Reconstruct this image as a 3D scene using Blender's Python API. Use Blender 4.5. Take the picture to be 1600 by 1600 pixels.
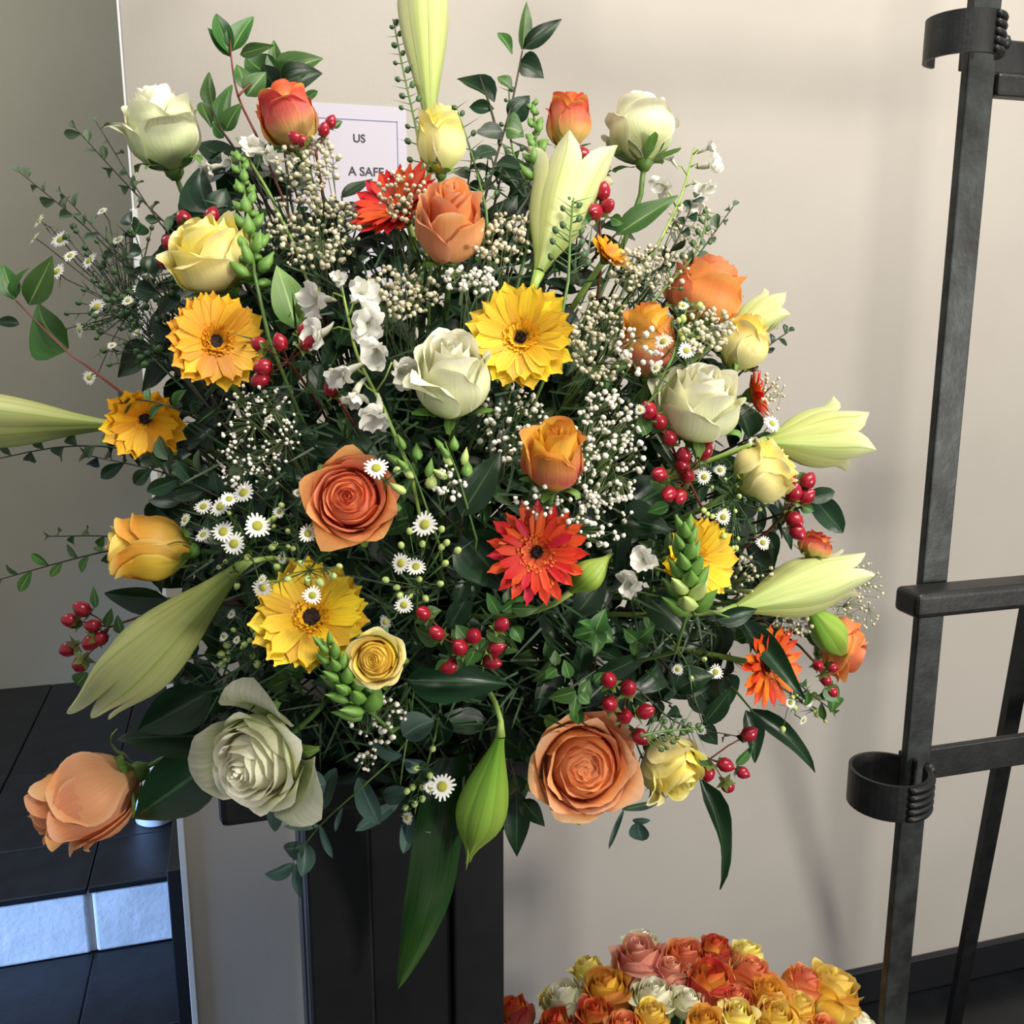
import bpy, math, random
import numpy as np
from mathutils import Vector, Matrix

for o in list(bpy.data.objects): bpy.data.objects.remove(o)
S = bpy.context.scene
COL = S.collection
rnd = random.Random(7)
PI = math.pi

# ------------------------------------------------------------------ camera
FOC = 1500.0                      # focal length in pixels of the 1600 px frame
YAW, PITCH, EYE = math.radians(16.0), math.radians(11.6), 1.5
cam_d = bpy.data.cameras.new('camera'); cam = bpy.data.objects.new('camera', cam_d); COL.objects.link(cam)
cam.location = (0, 0, EYE)
cam.rotation_euler = (PI/2 - PITCH, 0, -YAW)
cam_d.sensor_width = 36.0; cam_d.lens = 36.0*FOC/1600.0; cam_d.clip_start = 0.02
S.camera = cam
CF = Vector((math.sin(YAW)*math.cos(PITCH), math.cos(YAW)*math.cos(PITCH), -math.sin(PITCH)))
CR = Vector((math.cos(YAW), -math.sin(YAW), 0))
CU = CR.cross(CF)
CO = Vector((0, 0, EYE))

# ------------------------------------------------------------------ light
def srgb(h, k=1.0):
    if isinstance(h, str):
        h = h.lstrip('#'); c = [int(h[i:i+2], 16)/255 for i in (0, 2, 4)]
    else: c = [x/255 for x in h]
    return tuple((x/12.92 if x <= .04045 else ((x+.055)/1.055)**2.4)*k for x in c) + (1,)

W = bpy.data.worlds.new('world'); S.world = W; W.use_nodes = True
bg = W.node_tree.nodes['Background']
bg.inputs['Color'].default_value = (0.93, 0.96, 1.0, 1); bg.inputs['Strength'].default_value = 0.40

def area(name, loc, target, sx, sy, power, col):
    l = bpy.data.lights.new(name, 'AREA'); l.shape = 'RECTANGLE'; l.size = sx; l.size_y = sy
    l.energy = power; l.color = col
    o = bpy.data.objects.new(name, l); COL.objects.link(o); o.location = loc
    o.rotation_euler = (Vector(target)-Vector(loc)).to_track_quat('-Z', 'Y').to_euler()
    return o
area('window_light_door', (1.9, -1.55, 1.25), (0.6, 1.3, 1.75), 0.45, 0.45, 58, (1.0, 0.94, 0.86))
area('window_light_high', (0.9, -0.1, 3.15), (0.6, 1.5, 1.7), 1.8, 0.8, 70, (1.0, 0.92, 0.81))
sl = area('window_light_stairs', (-2.3, 1.42, 0.75), (-0.4, 2.3, 0.06), 0.6, 0.5, 19, (0.30, 0.52, 1.0)); sl.data.spread = math.radians(60)
area('stairwell_fill', (-1.7, 2.3, 3.2), (-1.0, 3.4, 1.4), 0.8, 0.8, 26, (0.97, 1.0, 0.92))  # added neutral fill to lift the grey wall, no real lamp there
S.view_settings.view_transform = 'Standard'; S.view_settings.look = 'None'
S.view_settings.exposure = 0.15; S.view_settings.gamma = 1.0
S.view_settings.use_curve_mapping = False

# ------------------------------------------------------------------ places
def at(px, py, depth):                          # a point of the place at a given distance along the view axis
    return CO + (CF + CR*((px-800)/FOC) + CU*((800-py)/FOC))*depth
def at_y(px, py, Y):                            # the point on the vertical plane y = Y
    r = CF + CR*((px-800)/FOC) + CU*((800-py)/FOC)
    return CO + r*(Y/r.y)
def at_z(px, py, Z):
    r = CF + CR*((px-800)/FOC) + CU*((800-py)/FOC)
    return CO + r*((Z-EYE)/r.z)
def dirw(x, y, z):                              # right, up, towards the viewer
    return (CR*x + CU*y - CF*z).normalized()
def dome(px, py):                               # how far the rounded front of the bouquet is
    q = ((px-690)/650)**2 + ((py-720)/620)**2
    return min(.76 + .22*q, 1.03)
HEART = Vector((0.18, 1.10, 1.16))             # where all stems meet in the foam

# ------------------------------------------------------------------ materials
def new_mat(name):
    m = bpy.data.materials.new(name); m.use_nodes = True
    nt = m.node_tree; b = nt.nodes['Principled BSDF']
    return m, nt, b
def node(nt, t, **kw):
    n = nt.nodes.new(t)
    for k, v in kw.items(): setattr(n, k, v)
    return n
def ramp(nt, stops, interp='LINEAR'):
    r = node(nt, 'ShaderNodeValToRGB'); e = r.color_ramp.elements; r.color_ramp.interpolation = interp
    while len(e) < len(stops): e.new(0.5)
    for i, (p, c) in enumerate(stops): e[i].position = p; e[i].color = c
    return r
def mix(nt, fac, a, b, mode='MIX'):
    n = node(nt, 'ShaderNodeMix', data_type='RGBA', blend_type=mode)
    for sock, v in ((n.inputs[0], fac), (n.inputs[6], a), (n.inputs[7], b)):
        if hasattr(v, 'is_linked') or hasattr(v, 'links'): nt.links.new(v, sock)
        else: sock.default_value = v
    return n.outputs[2]
def noise(nt, scale, detail=3, rough=.5, vec=None, kind='Object'):
    n = node(nt, 'ShaderNodeTexNoise'); n.inputs['Scale'].default_value = scale
    n.inputs['Detail'].default_value = detail; n.inputs['Roughness'].default_value = rough
    if vec is None:
        tc = node(nt, 'ShaderNodeTexCoord'); vec = tc.outputs[kind]
    nt.links.new(vec, n.inputs['Vector'])
    return n.outputs['Fac']
def bump(nt, b, h, strength=.2, dist=.002):
    n = node(nt, 'ShaderNodeBump'); n.inputs['Strength'].default_value = strength; n.inputs['Distance'].default_value = dist
    nt.links.new(h, n.inputs['Height']); nt.links.new(n.outputs[0], b.inputs['Normal'])

def plain_mat(name, c, rough=.5, c2=None, nscale=8, bumps=0, bscale=60, metal=0, bdist=.002, spec=.5):
    m, nt, b = new_mat(name)
    b.inputs['Roughness'].default_value = rough; b.inputs['Metallic'].default_value = metal
    b.inputs['Specular IOR Level'].default_value = spec
    if c2 is None: b.inputs['Base Color'].default_value = c
    else:
        f = noise(nt, nscale, 4, .6)
        r = ramp(nt, [(.35, c), (.65, c2)]); nt.links.new(f, r.inputs[0]); nt.links.new(r.outputs[0], b.inputs['Base Color'])
    if bumps: bump(nt, b, noise(nt, bscale, 4, .6), bumps, bdist)
    return m

def organ(name, stops, rough=.5, trans=.25, vein=.25, veins_u=14, edge=None, edge_lo=.7, midrib=None, spec=.4, hue=.015, val=.18, blotch=0, blotch_col=None, sheen=0):
    """petal / leaf surface: colour along its length (pv.y), across it (pv.x), fine veins, a little translucency"""
    m, nt, b = new_mat(name); L = nt.links
    a = node(nt, 'ShaderNodeAttribute', attribute_name='pv'); sep = node(nt, 'ShaderNodeSeparateXYZ'); L.new(a.outputs['Vector'], sep.inputs[0])
    oi = node(nt, 'ShaderNodeObjectInfo')
    r = ramp(nt, stops); L.new(sep.outputs[1], r.inputs[0]); col = r.outputs[0]
    au = node(nt, 'ShaderNodeMath', operation='ABSOLUTE'); L.new(sep.outputs[0], au.inputs[0])
    if edge is not None:
        mx = node(nt, 'ShaderNodeMath', operation='MAXIMUM'); L.new(au.outputs[0], mx.inputs[0]); L.new(sep.outputs[1], mx.inputs[1])
        rr = ramp(nt, [(edge_lo, (0, 0, 0, 1)), (1, (1, 1, 1, 1))]); L.new(mx.outputs[0], rr.inputs[0])
        col = mix(nt, rr.outputs[0], col, edge)
    if blotch:
        f = noise(nt, blotch, 3, .6); rr = ramp(nt, [(.48, (0, 0, 0, 1)), (.68, (1, 1, 1, 1))]); L.new(f, rr.inputs[0])
        col = mix(nt, rr.outputs[0], col, blotch_col)
    # veins: noise stretched along the length
    mp = node(nt, 'ShaderNodeCombineXYZ')
    for i, (s, k) in enumerate(((sep.outputs[0], veins_u), (sep.outputs[1], 1.6))):
        mm = node(nt, 'ShaderNodeMath', operation='MULTIPLY'); mm.inputs[1].default_value = k; L.new(s, mm.inputs[0]); L.new(mm.outputs[0], mp.inputs[i])
    mr = node(nt, 'ShaderNodeMath', operation='MULTIPLY'); mr.inputs[1].default_value = 37; L.new(oi.outputs['Random'], mr.inputs[0]); L.new(mr.outputs[0], mp.inputs[2])
    vn = noise(nt, 1.0, 3, .6, mp.outputs[0])
    vr = ramp(nt, [(.3, (1-vein,)*3+(1,)), (.7, (1+0*vein,)*3+(1,))]); L.new(vn, vr.inputs[0])
    col = mix(nt, 1.0, col, vr.outputs[0], 'MULTIPLY')
    if midrib is not None:
        rr = ramp(nt, [(.0, (1, 1, 1, 1)), (.09, (0, 0, 0, 1))]); L.new(au.outputs[0], rr.inputs[0])
        col = mix(nt, rr.outputs[0], col, midrib)
    hs = node(nt, 'ShaderNodeHueSaturation')
    for sock, lo, hi in (('Hue', .5-hue, .5+hue), ('Value', 1-val, 1+val*.6)):
        q = node(nt, 'ShaderNodeMapRange'); q.inputs['To Min'].default_value = lo; q.inputs['To Max'].default_value = hi
        L.new(oi.outputs['Random'], q.inputs['Value']); L.new(q.outputs[0], hs.inputs[sock])
    L.new(col, hs.inputs['Color']); col = hs.outputs[0]
    L.new(col, b.inputs['Base Color']); b.inputs['Roughness'].default_value = rough
    b.inputs['Specular IOR Level'].default_value = spec
    bump(nt, b, vn, .25, .0012)
    if trans:
        t = node(nt, 'ShaderNodeBsdfTranslucent'); L.new(col, t.inputs['Color'])
        ms = node(nt, 'ShaderNodeMixShader'); ms.inputs[0].default_value = trans
        L.new(b.outputs[0], ms.inputs[1]); L.new(t.outputs[0], ms.inputs[2]); L.new(ms.outputs[0], nt.nodes['Material Output'].inputs['Surface'])
    return m
H = srgb
M = {}
# roses: inner, outer, guard
M['orange_in'] = organ('apricot_inner_petal', [(0, H('e88c48')), (.5, H('f49a58')), (1, H('f8aa6c'))], edge=H('fabc8c'), edge_lo=.86, vein=.1, trans=.34)
M['orange_out'] = organ('apricot_outer_petal', [(0, H('f0c890')), (.25, H('f4b480')), (.6, H('f6ae7c')), (1, H('f4a868'))], edge=H('f8c89c'), edge_lo=.85, vein=.1, trans=.34)
M['coral_in'] = organ('coral_inner_petal', [(0, H('e87844')), (.5, H('f68a56')), (1, H('fa9c6c'))], edge=H('faa878'), edge_lo=.88, vein=.1, trans=.34)
M['coral_out'] = organ('coral_outer_petal', [(0, H('f2b478')), (.35, H('f8a466')), (1, H('f89a5a'))], edge=H('f8b070'), edge_lo=.85, vein=.12, trans=.34)
M['yellow_in'] = organ('yellow_inner_petal', [(0, H('f4d848')), (.5, H('fce868')), (1, H('fdee84'))], edge=H('fdf4a8'), edge_lo=.88, vein=.07, val=.1, trans=.22)
M['yellow_out'] = organ('yellow_outer_petal', [(0, H('d4dc70')), (.3, H('f8f0a8')), (.7, H('fcf09a')), (1, H('fce878'))], edge=H('fdf6c4'), edge_lo=.86, vein=.07, val=.1, trans=.2)
M['amber_in'] = organ('amber_inner_petal', [(0, H('f0c040')), (.5, H('fad858')), (1, H('fce070'))], edge=H('f8d878'), edge_lo=.88, vein=.1, trans=.34)
M['amber_out'] = organ('amber_outer_petal', [(0, H('c8c458')), (.3, H('ecc850')), (.7, H('f0bc40')), (1, H('f0a83c'))], edge=H('f6dc78'), edge_lo=.86, vein=.1, trans=.34)
M['white_in'] = organ('ivory_inner_petal', [(0, H('cfd090')), (.5, H('f2f0cc')), (1, H('f8f6dc'))], edge=H('fcfae8'), edge_lo=.9, trans=.15, vein=.06, val=.08)
M['white_out'] = organ('ivory_outer_petal', [(0, H('b4c478')), (.35, H('dce4a8')), (.8, H('ecedc6')), (1, H('f0eecf'))], edge=H('f6f5dc'), edge_lo=.9, trans=.15, vein=.1, val=.08)
M['white_guard'] = organ('green_tinged_guard_petal', [(0, H('a8bc64')), (.4, H('d6dea8')), (1, H('eaecca'))], edge=H('ecebcc'), vein=.25, val=.12)
M['bi_in'] = organ('golden_inner_petal', [(0, H('e09820')), (.5, H('f4bc3c')), (1, H('f6c64c'))], edge=H('f09848'), edge_lo=.9, vein=.12, trans=.34)
M['bi_out'] = organ('red_flushed_outer_petal', [(0, H('f6d880')), (.2, H('f0a888')), (.42, H('e8806c')), (.62, H('f2a45c')), (1, H('f6b850'))], edge=H('f0905c'), edge_lo=.92, vein=.2, blotch=38, blotch_col=H('f4bc54'), trans=.34)
M['flame_in'] = organ('flame_inner_petal', [(0, H('e8a830')), (.5, H('f4c450')), (1, H('e87040'))], edge=H('e05038'), edge_lo=.8, vein=.12, trans=.34)
M['flame_out'] = organ('flame_outer_petal', [(0, H('f2dc80')), (.34, H('f2c878')), (.58, H('e8785c')), (.88, H('e2564a')), (1, H('ea7048'))], edge=H('f2b054'), edge_lo=.93, vein=.25, trans=.34)
M['pink_in'] = organ('salmon_inner_petal', [(0, H('e08068')), (.5, H('f09a80')), (1, H('f4a890'))], edge=H('f8c0a8'), edge_lo=.88, vein=.1, trans=.34)
M['pink_out'] = organ('salmon_outer_petal', [(0, H('e8b088')), (.4, H('f0a890')), (1, H('f0a490'))], edge=H('f8c8b8'), edge_lo=.86, vein=.1, trans=.34)
# gerberas
M['ger_yellow'] = organ('yellow_ray_petal', [(0, H('eca414')), (.4, H('f8c41c')), (1, H('fcd830'))], trans=.2, vein=.3, veins_u=7)
M['ger_gold'] = organ('golden_ray_petal', [(0, H('e89a14')), (.4, H('f6ae1a')), (1, H('fabe22'))], trans=.2, vein=.3, veins_u=7)
M['ger_red'] = organ('scarlet_ray_petal', [(0, H('e0601c')), (.3, H('e6401c')), (1, H('e83018'))], trans=.2, vein=.25, veins_u=7)
M['ger_orange'] = organ('orange_ray_petal', [(0, H('e87818')), (.4, H('f0701c')), (1, H('ec5418'))], trans=.2, vein=.25, veins_u=7)
M['floret_yellow'] = plain_mat('yellow_disc_florets', H('e8a818'), .6, H('f4c428'), 300)
M['floret_gold'] = plain_mat('golden_disc_florets', H('d88c14'), .6, H('eca81c'), 300)
M['floret_red'] = plain_mat('orange_disc_florets', H('d8501c'), .6, H('f08838'), 300)
M['disc_dark'] = plain_mat('dark_brown_disc', H('1c0c08'), .8, H('30160c'), 400, .6, 500)
# lilies
M['lily'] = organ('pale_green_lily_petal', [(0, H('9ab254')), (.25, H('c2cc78')), (.7, H('d4da94')), (1, H('e0e4b4'))], rough=.4, vein=.14, veins_u=6, midrib=H('a2ba58'), val=.08)
M['lily_pale'] = organ('cream_green_lily_petal', [(0, H('9cb458')), (.3, H('c4cf80')), (.7, H('d6dc9c')), (1, H('e4e6ba'))], rough=.4, vein=.12, veins_u=6, midrib=H('b4c872'), val=.08)
M['lily_green'] = organ('green_lily_bud_petal', [(0, H('7cae38')), (.4, H('9cc24c')), (1, H('b4ca5c'))], rough=.38, vein=.16, veins_u=6, midrib=H('88a83c'), val=.06)
M['stem'] = plain_mat('green_stem', H('4c6a2c'), .5, H('5c7c38'), 40)
M['stem_pale'] = plain_mat('pale_green_stem', H('8aa650'), .5, H('9cb85c'), 40)
M['stem_dark'] = plain_mat('dark_twig', H('2c2a1c'), .6, H('3a3222'), 40)
M['stem_red'] = plain_mat('reddish_twig', H('6a2c22'), .5, H('7c3a2a'), 40)
M['sepal'] = organ('rose_sepal', [(0, H('5c7c38')), (1, H('6c9440'))], trans=.15, vein=.2, midrib=H('7fa850'))
# leaves
M['leaf'] = organ('green_leaf', [(0, H('38602a')), (1, H('4a7632'))], rough=.38, trans=.15, vein=.3, veins_u=9, midrib=H('86a65a'), val=.25)
M['leaf_dark'] = organ('dark_green_leaf', [(0, H('15301a')), (1, H('203e22'))], rough=.32, trans=.1, vein=.3, veins_u=9, midrib=H('40603a'), val=.3)
M['leaf_lite'] = organ('light_green_leaf', [(0, H('5a7c34')), (1, H('7c9c48'))], rough=.42, trans=.2, vein=.25, veins_u=9, midrib=H('a4bc70'), val=.2)
M['leaf_grey'] = organ('grey_green_leaf', [(0, H('42583c')), (1, H('587050'))], rough=.5, trans=.15, vein=.2, veins_u=9, midrib=H('748a62'), val=.25)
M['leaf_euc'] = organ('blue_green_eucalyptus_leaf', [(0, H('3c5850')), (1, H('4e6c60'))], rough=.55, trans=.1, vein=.15, veins_u=6, midrib=H('6a8678'), val=.25)
M['leaf_gloss'] = organ('glossy_long_leaf', [(0, H('142c14')), (.6, H('2a5020')), (1, H('4a6a28'))], rough=.2, trans=.1, vein=.4, veins_u=16, val=.1, spec=.6)
M['needle'] = plain_mat('needle_foliage', H('1e3a1c'), .5, H('2e4c26'), 30)
M['bud_green'] = plain_mat('green_flower_bud', H('4e7a2c'), .5, H('749c46'), 60)
M['bud_pale'] = plain_mat('pale_green_bud', H('a0b860'), .45, H('bccc80'), 60)
M['bud_dark'] = plain_mat('dark_green_bud', H('34502c'), .5, H('48683a'), 60)
M['berry'] = plain_mat('red_hypericum_berry', H('861022'), .25, H('a41c30'), 120)
M['calyx'] = plain_mat('hypericum_calyx', H('5c7434'), .5, H('74843c'), 60)
M['white_petal'] = organ('white_floret_petal', [(0, H('d4d8b8')), (.35, H('ecebe0')), (1, H('f4f2ea'))], trans=.3, vein=.12, val=.08, hue=.005)
M['daisy'] = organ('white_daisy_petal', [(0, H('dce0c0')), (.4, H('f2f2e8')), (1, H('f6f6f0'))], trans=.2, vein=.08, val=.06, hue=.003)
M['daisy_disc'] = plain_mat('yellow_green_daisy_disc', H('98a030'), .7, H('b8b040'), 500, .4, 900)
M['gyp'] = plain_mat('babys_breath_floret', H('e2ddca'), .7, H('f4f1e4'), 200)
M['gyp_dry'] = plain_mat('babys_breath_cream_floret', H('b4ac8a'), .7, H('dcd5ba'), 200)
M['gyp_stem'] = plain_mat('babys_breath_stem', H('6a7a4a'), .6)
M['foam'] = plain_mat('wet_floral_foam', H('16301c'), .9, H('1e3c22'), 60, .6, 300)
# place
def wall_mat(name, c, c2, rough=.75):
    m = plain_mat(name, c, rough, c2, 2.2, .12, 90, 0, .003, .3); return m
M['wall'] = wall_mat('cream_painted_wall', H('a8a39b'), H('aea9a1'))
M['grey_wall'] = wall_mat('grey_painted_wall', H('948f80'), H('9a9586'))
M['trim_white'] = plain_mat('white_trim_paint', H('dfe4e6'), .4)
M['black_paint'] = plain_mat('black_floor_paint', H('0c0e12'), .4, H('14171c'), 14, .3, 40, 0, .003, .35)
M['black_grout'] = plain_mat('black_joint', H('14171b'), .6, H('1e2226'), 40, .5, 90)
M['white_brick'] = plain_mat('white_brick_paint', H('acb0b4'), .5, H('bcc0c4'), 10, .5, 28, 0, .006)
M['black_board'] = plain_mat('black_skirting_paint', H('16171a'), .35)
M['floor'] = plain_mat('black_floor', H('0c0e10'), .3, H('17191b'), 9, .15, 50)
M['pedestal'] = plain_mat('black_pedestal_paint', H('0e0f11'), .38, H('16171a'), 12)
M['pedestal_edge'] = plain_mat('black_edge_blue_reflection', H('2a3142'), .3)  # black rails; the blue reflection from the left is put into the colour
M['tray'] = plain_mat('black_plastic', H('0c0d0e'), .3)
M['iron'] = plain_mat('black_wrought_iron', H('141516'), .45, H('202222'), 30, .25, 120, .35)
M['iron_worn'] = plain_mat('worn_grey_iron', H('181a1a'), .45, H('343938'), 22, .35, 70, .35)
M['paper'] = plain_mat('white_paper', H('bcb8c4'), .8)
M['print_grey'] = plain_mat('dark_print', H('3c3c44'), .8)
M['print_blue'] = plain_mat('blue_grey_rule', H('6c7894'), .8)
M['pot_white'] = plain_mat('white_glazed_pot', H('dfe3ea'), .25)
M['zinc'] = plain_mat('grey_zinc', H('5c6064'), .4, H('74787c'), 20, .1, 60, .7)

# ------------------------------------------------------------------ mesh helpers
def mesh(name, V, F, mat, pv=None, smooth=True):
    me = bpy.data.meshes.new(name); me.from_pydata([tuple(v) for v in V], [], F)
    me.materials.append(mat)
    if pv is not None:
        a = me.attributes.new('pv', 'FLOAT_VECTOR', 'POINT'); a.data.foreach_set('vector', np.asarray(pv, dtype=np.float32).ravel())
    if smooth: me.polygons.foreach_set('use_smooth', [True]*len(me.polygons))
    me.update(); return me
def grid_faces(nu, nv):
    return [(j*nu+i, j*nu+i+1, (j+1)*nu+i+1, (j+1)*nu+i) for j in range(nv-1) for i in range(nu-1)]
def obj(name, me, parent=None, Mx=None):
    o = bpy.data.objects.new(name, me); COL.objects.link(o)
    if parent is not None: o.parent = parent
    if Mx is not None: o.matrix_basis = Mx
    return o
def thing(name, label, cat, loc, rot=None, group=None):
    o = bpy.data.objects.new(name, None); COL.objects.link(o); o.empty_display_size = .01
    Mx = Matrix.Translation(loc)
    if rot is not None: Mx = Mx @ rot.to_4x4()
    o.matrix_basis = Mx; o['label'] = label; o['category'] = cat
    if group: o['group'] = group
    return o
def tag(o, label=None, cat=None, group=None, kind=None):
    for k, v in (('label', label), ('category', cat), ('group', group), ('kind', kind)):
        if v: o[k] = v
    return o
def frame(y, zhint, x0=None):                    # rotation whose +Y runs along y and whose +Z is close to zhint
    y = Vector(y).normalized(); z = Vector(zhint); z = z - y*z.dot(y)
    if z.length < 1e-5: z = y.orthogonal()
    z.normalize(); x = y.cross(z)
    return Matrix((x, y, z)).transposed()
def frame_z(z, spin=0.0):
    z = Vector(z).normalized(); x = Vector((0, 0, 1)).cross(z)
    if x.length < 1e-4: x = Vector((1, 0, 0))
    x.normalize(); y = z.cross(x)
    return Matrix((x, y, z)).transposed() @ Matrix.Rotation(spin, 3, 'Z')
def tube_data(pts, radii, n=6, cap=True):
    pts = [Vector(p) for p in pts]; V = []; F = []
    ref = None
    for i, p in enumerate(pts):
        t = (pts[min(i+1, len(pts)-1)] - pts[max(i-1, 0)]).normalized()
        if ref is None: ref = t.orthogonal().normalized()
        ref = (ref - t*ref.dot(t)); ref = ref.normalized() if ref.length > 1e-6 else t.orthogonal().normalized()
        b = t.cross(ref); r = radii[i] if hasattr(radii, '__len__') else radii
        for k in range(n):
            a = 2*PI*k/n; V.append(p + (ref*math.cos(a) + b*math.sin(a))*r)
    for i in range(len(pts)-1):
        for k in range(n):
            F.append((i*n+k, i*n+(k+1) % n, (i+1)*n+(k+1) % n, (i+1)*n+k))
    if cap: F.append(tuple(range(n-1, -1, -1))); F.append(tuple(range((len(pts)-1)*n, len(pts)*n)))
    return V, F
class MB:
    def __init__(s): s.V = []; s.F = []; s.P = []
    def add(s, VF, P=None):
        V, F = VF[0], VF[1]; n = len(s.V); s.V += [tuple(v) for v in V]; s.F += [tuple(i+n for i in f) for f in F]
        s.P += list(P) if P is not None else [(0, .5, 0)]*len(V)
        return s
    def tube(s, pts, r, n=5): return s.add(tube_data(pts, r, n))
    def box(s, x0, x1, y0, y1, z0, z1):
        V = [(x, y, z) for z in (z0, z1) for y in (y0, y1) for x in (x0, x1)]
        return s.add((V, [(0, 2, 3, 1), (4, 5, 7, 6), (0, 1, 5, 4), (2, 6, 7, 3), (0, 4, 6, 2), (1, 3, 7, 5)]))
    def mesh(s, name, mat, smooth=True): return mesh(name, s.V, s.F, mat, s.P, smooth)
def bevel_box(name, x0, x1, y0, y1, z0, z1, mat, parent=None, bv=.003, seg=2):
    o = obj(name, MB().box(x0, x1, y0, y1, z0, z1).mesh(name, mat, False), parent)
    if bv:
        b = o.modifiers.new('bevel', 'BEVEL'); b.width = bv; b.segments = seg; b.limit_method = 'ANGLE'
    return o
def lathe_data(prof, n=24):
    V = [(r*math.cos(2*PI*k/n), r*math.sin(2*PI*k/n), z) for r, z in prof for k in range(n)]
    F = [(i*n+k, i*n+(k+1) % n, (i+1)*n+(k+1) % n, (i+1)*n+k) for i in range(len(prof)-1) for k in range(n)]
    return V, F
def arc_pts(a, b, sag, n=6):                     # a bent line from a to b; sag is a world vector at the middle
    a, b, s = Vector(a), Vector(b), Vector(sag)
    return [a.lerp(b, t) + s*(4*t*(1-t)) for t in [i/(n-1) for i in range(n)]]

# ------------------------------------------------------------------ leaf meshes (unit length along +Y, face +Z)
def leaf_mesh(name, mat, width, shape='ovate', fold=.25, droop=.15, wave=.0, seed=0, nu=5, nv=9, twist=0):
    r = random.Random(seed); V = []; P = []
    for j in range(nv):
        t = j/(nv-1)
        if shape == 'ovate': w = math.sin(PI*t**.75)**.85*(1-.25*t)
        elif shape == 'round': w = math.sin(PI*min(1, t*.96+.04)**.9)**.55
        elif shape == 'obov': w = math.sin(PI*t**1.25)**.7
        elif shape == 'long': w = math.sin(PI*t**.7)**.8*(1-.35*t)
        else: w = math.sin(PI*t)**.6
        w = max(w, .03 if j else .08)*width*.5
        for i in range(nu):
            u = -1+2*i/(nu-1)
            x = u*w; z = abs(u)*w*fold*2*(1) - droop*t*t + wave*math.sin(t*9+u*2+seed)*.03*abs(u)
            y = t*(1-droop*.25*t)
            a = twist*t; x, z = x*math.cos(a)-z*math.sin(a), x*math.sin(a)+z*math.cos(a)
            V.append((x, y, z)); P.append((u, t, 0))
    return mesh(name, V, grid_faces(nu, nv), mat, P)
LEAF = {}
def leaves(key, mat, width, shape, n=3, **kw):
    LEAF[key] = [leaf_mesh('leaf', M[mat], width*(1+.15*(k-1)), shape, fold=.15+.1*k, droop=.08+.14*k, wave=kw.get('wave', .6), seed=k, twist=(k-1)*.25) for k in range(n)]
leaves('broad', 'leaf', .5, 'ovate'); leaves('broad_dark', 'leaf_dark', .5, 'ovate'); leaves('broad_lite', 'leaf_lite', .5, 'ovate')
leaves('salal', 'leaf_dark', .62, 'ovate'); leaves('small', 'leaf', .5, 'obov'); leaves('small_grey', 'leaf_grey', .55, 'obov')
leaves('small_dark', 'leaf_dark', .5, 'obov'); leaves('round', 'leaf_dark', .8, 'round'); leaves('euc', 'leaf_euc', .3, 'oblong'); leaves('euc_round', 'leaf_euc', .55, 'oblong')
leaves('long', 'leaf_dark', .2, 'long'); leaves('hyp', 'leaf', .55, 'ovate'); leaves('tiny', 'leaf_lite', .4, 'obov')
def put_leaf(parent, key, p, d, nrm, size, wscale=1.0, v=None, origin=None):
    me = LEAF[key][rnd.randrange(3) if v is None else v]
    R = frame(d, nrm); p = Vector(p) - (origin if origin is not None else parent.matrix_basis.translation)
    Mx = Matrix.Translation(p) @ R.to_4x4() @ Matrix.Diagonal((size*wscale, size, size, 1))
    return obj('leaf', me, parent, Mx)

# ================================================================== THE SETTING
def structure(o): o['kind'] = 'structure'; return o
WY = 1.60                                        # front face of the cream wall
XL = at_y(246, 800, WY).x                        # its free left end
structure(bevel_box('wall_back', XL, 4.2, WY, WY+.16, 0, 3.2, M['wall'], bv=.002))
structure(bevel_box('wall_left', -4.0, XL+.02, 3.64, 3.78, 0, 3.2, M['grey_wall'], bv=0))
fl = structure(obj('floor', MB().box(-4, 4.2, -2.5, 3.7, -.05, -.004).mesh('floor', M['floor'], False)))
bb = structure(bevel_box('baseboard_back', XL+.02, 4.2, WY-.016, WY, -.003, .082, M['black_board'], bv=.004))
# corner guard on the wall's free edge (starts part way up), thin bead above it
zt = at_y(200, 327, WY).z
t1 = structure(bevel_box('trim_1', XL-.006, XL+.004, WY-.006, WY+.03, 0, zt, M['trim_white'], bv=.001))
t2 = structure(bevel_box('trim_2', XL-.003, XL, WY-.001, WY+.03, zt, 3.2, M['trim_white'], bv=0))
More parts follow.
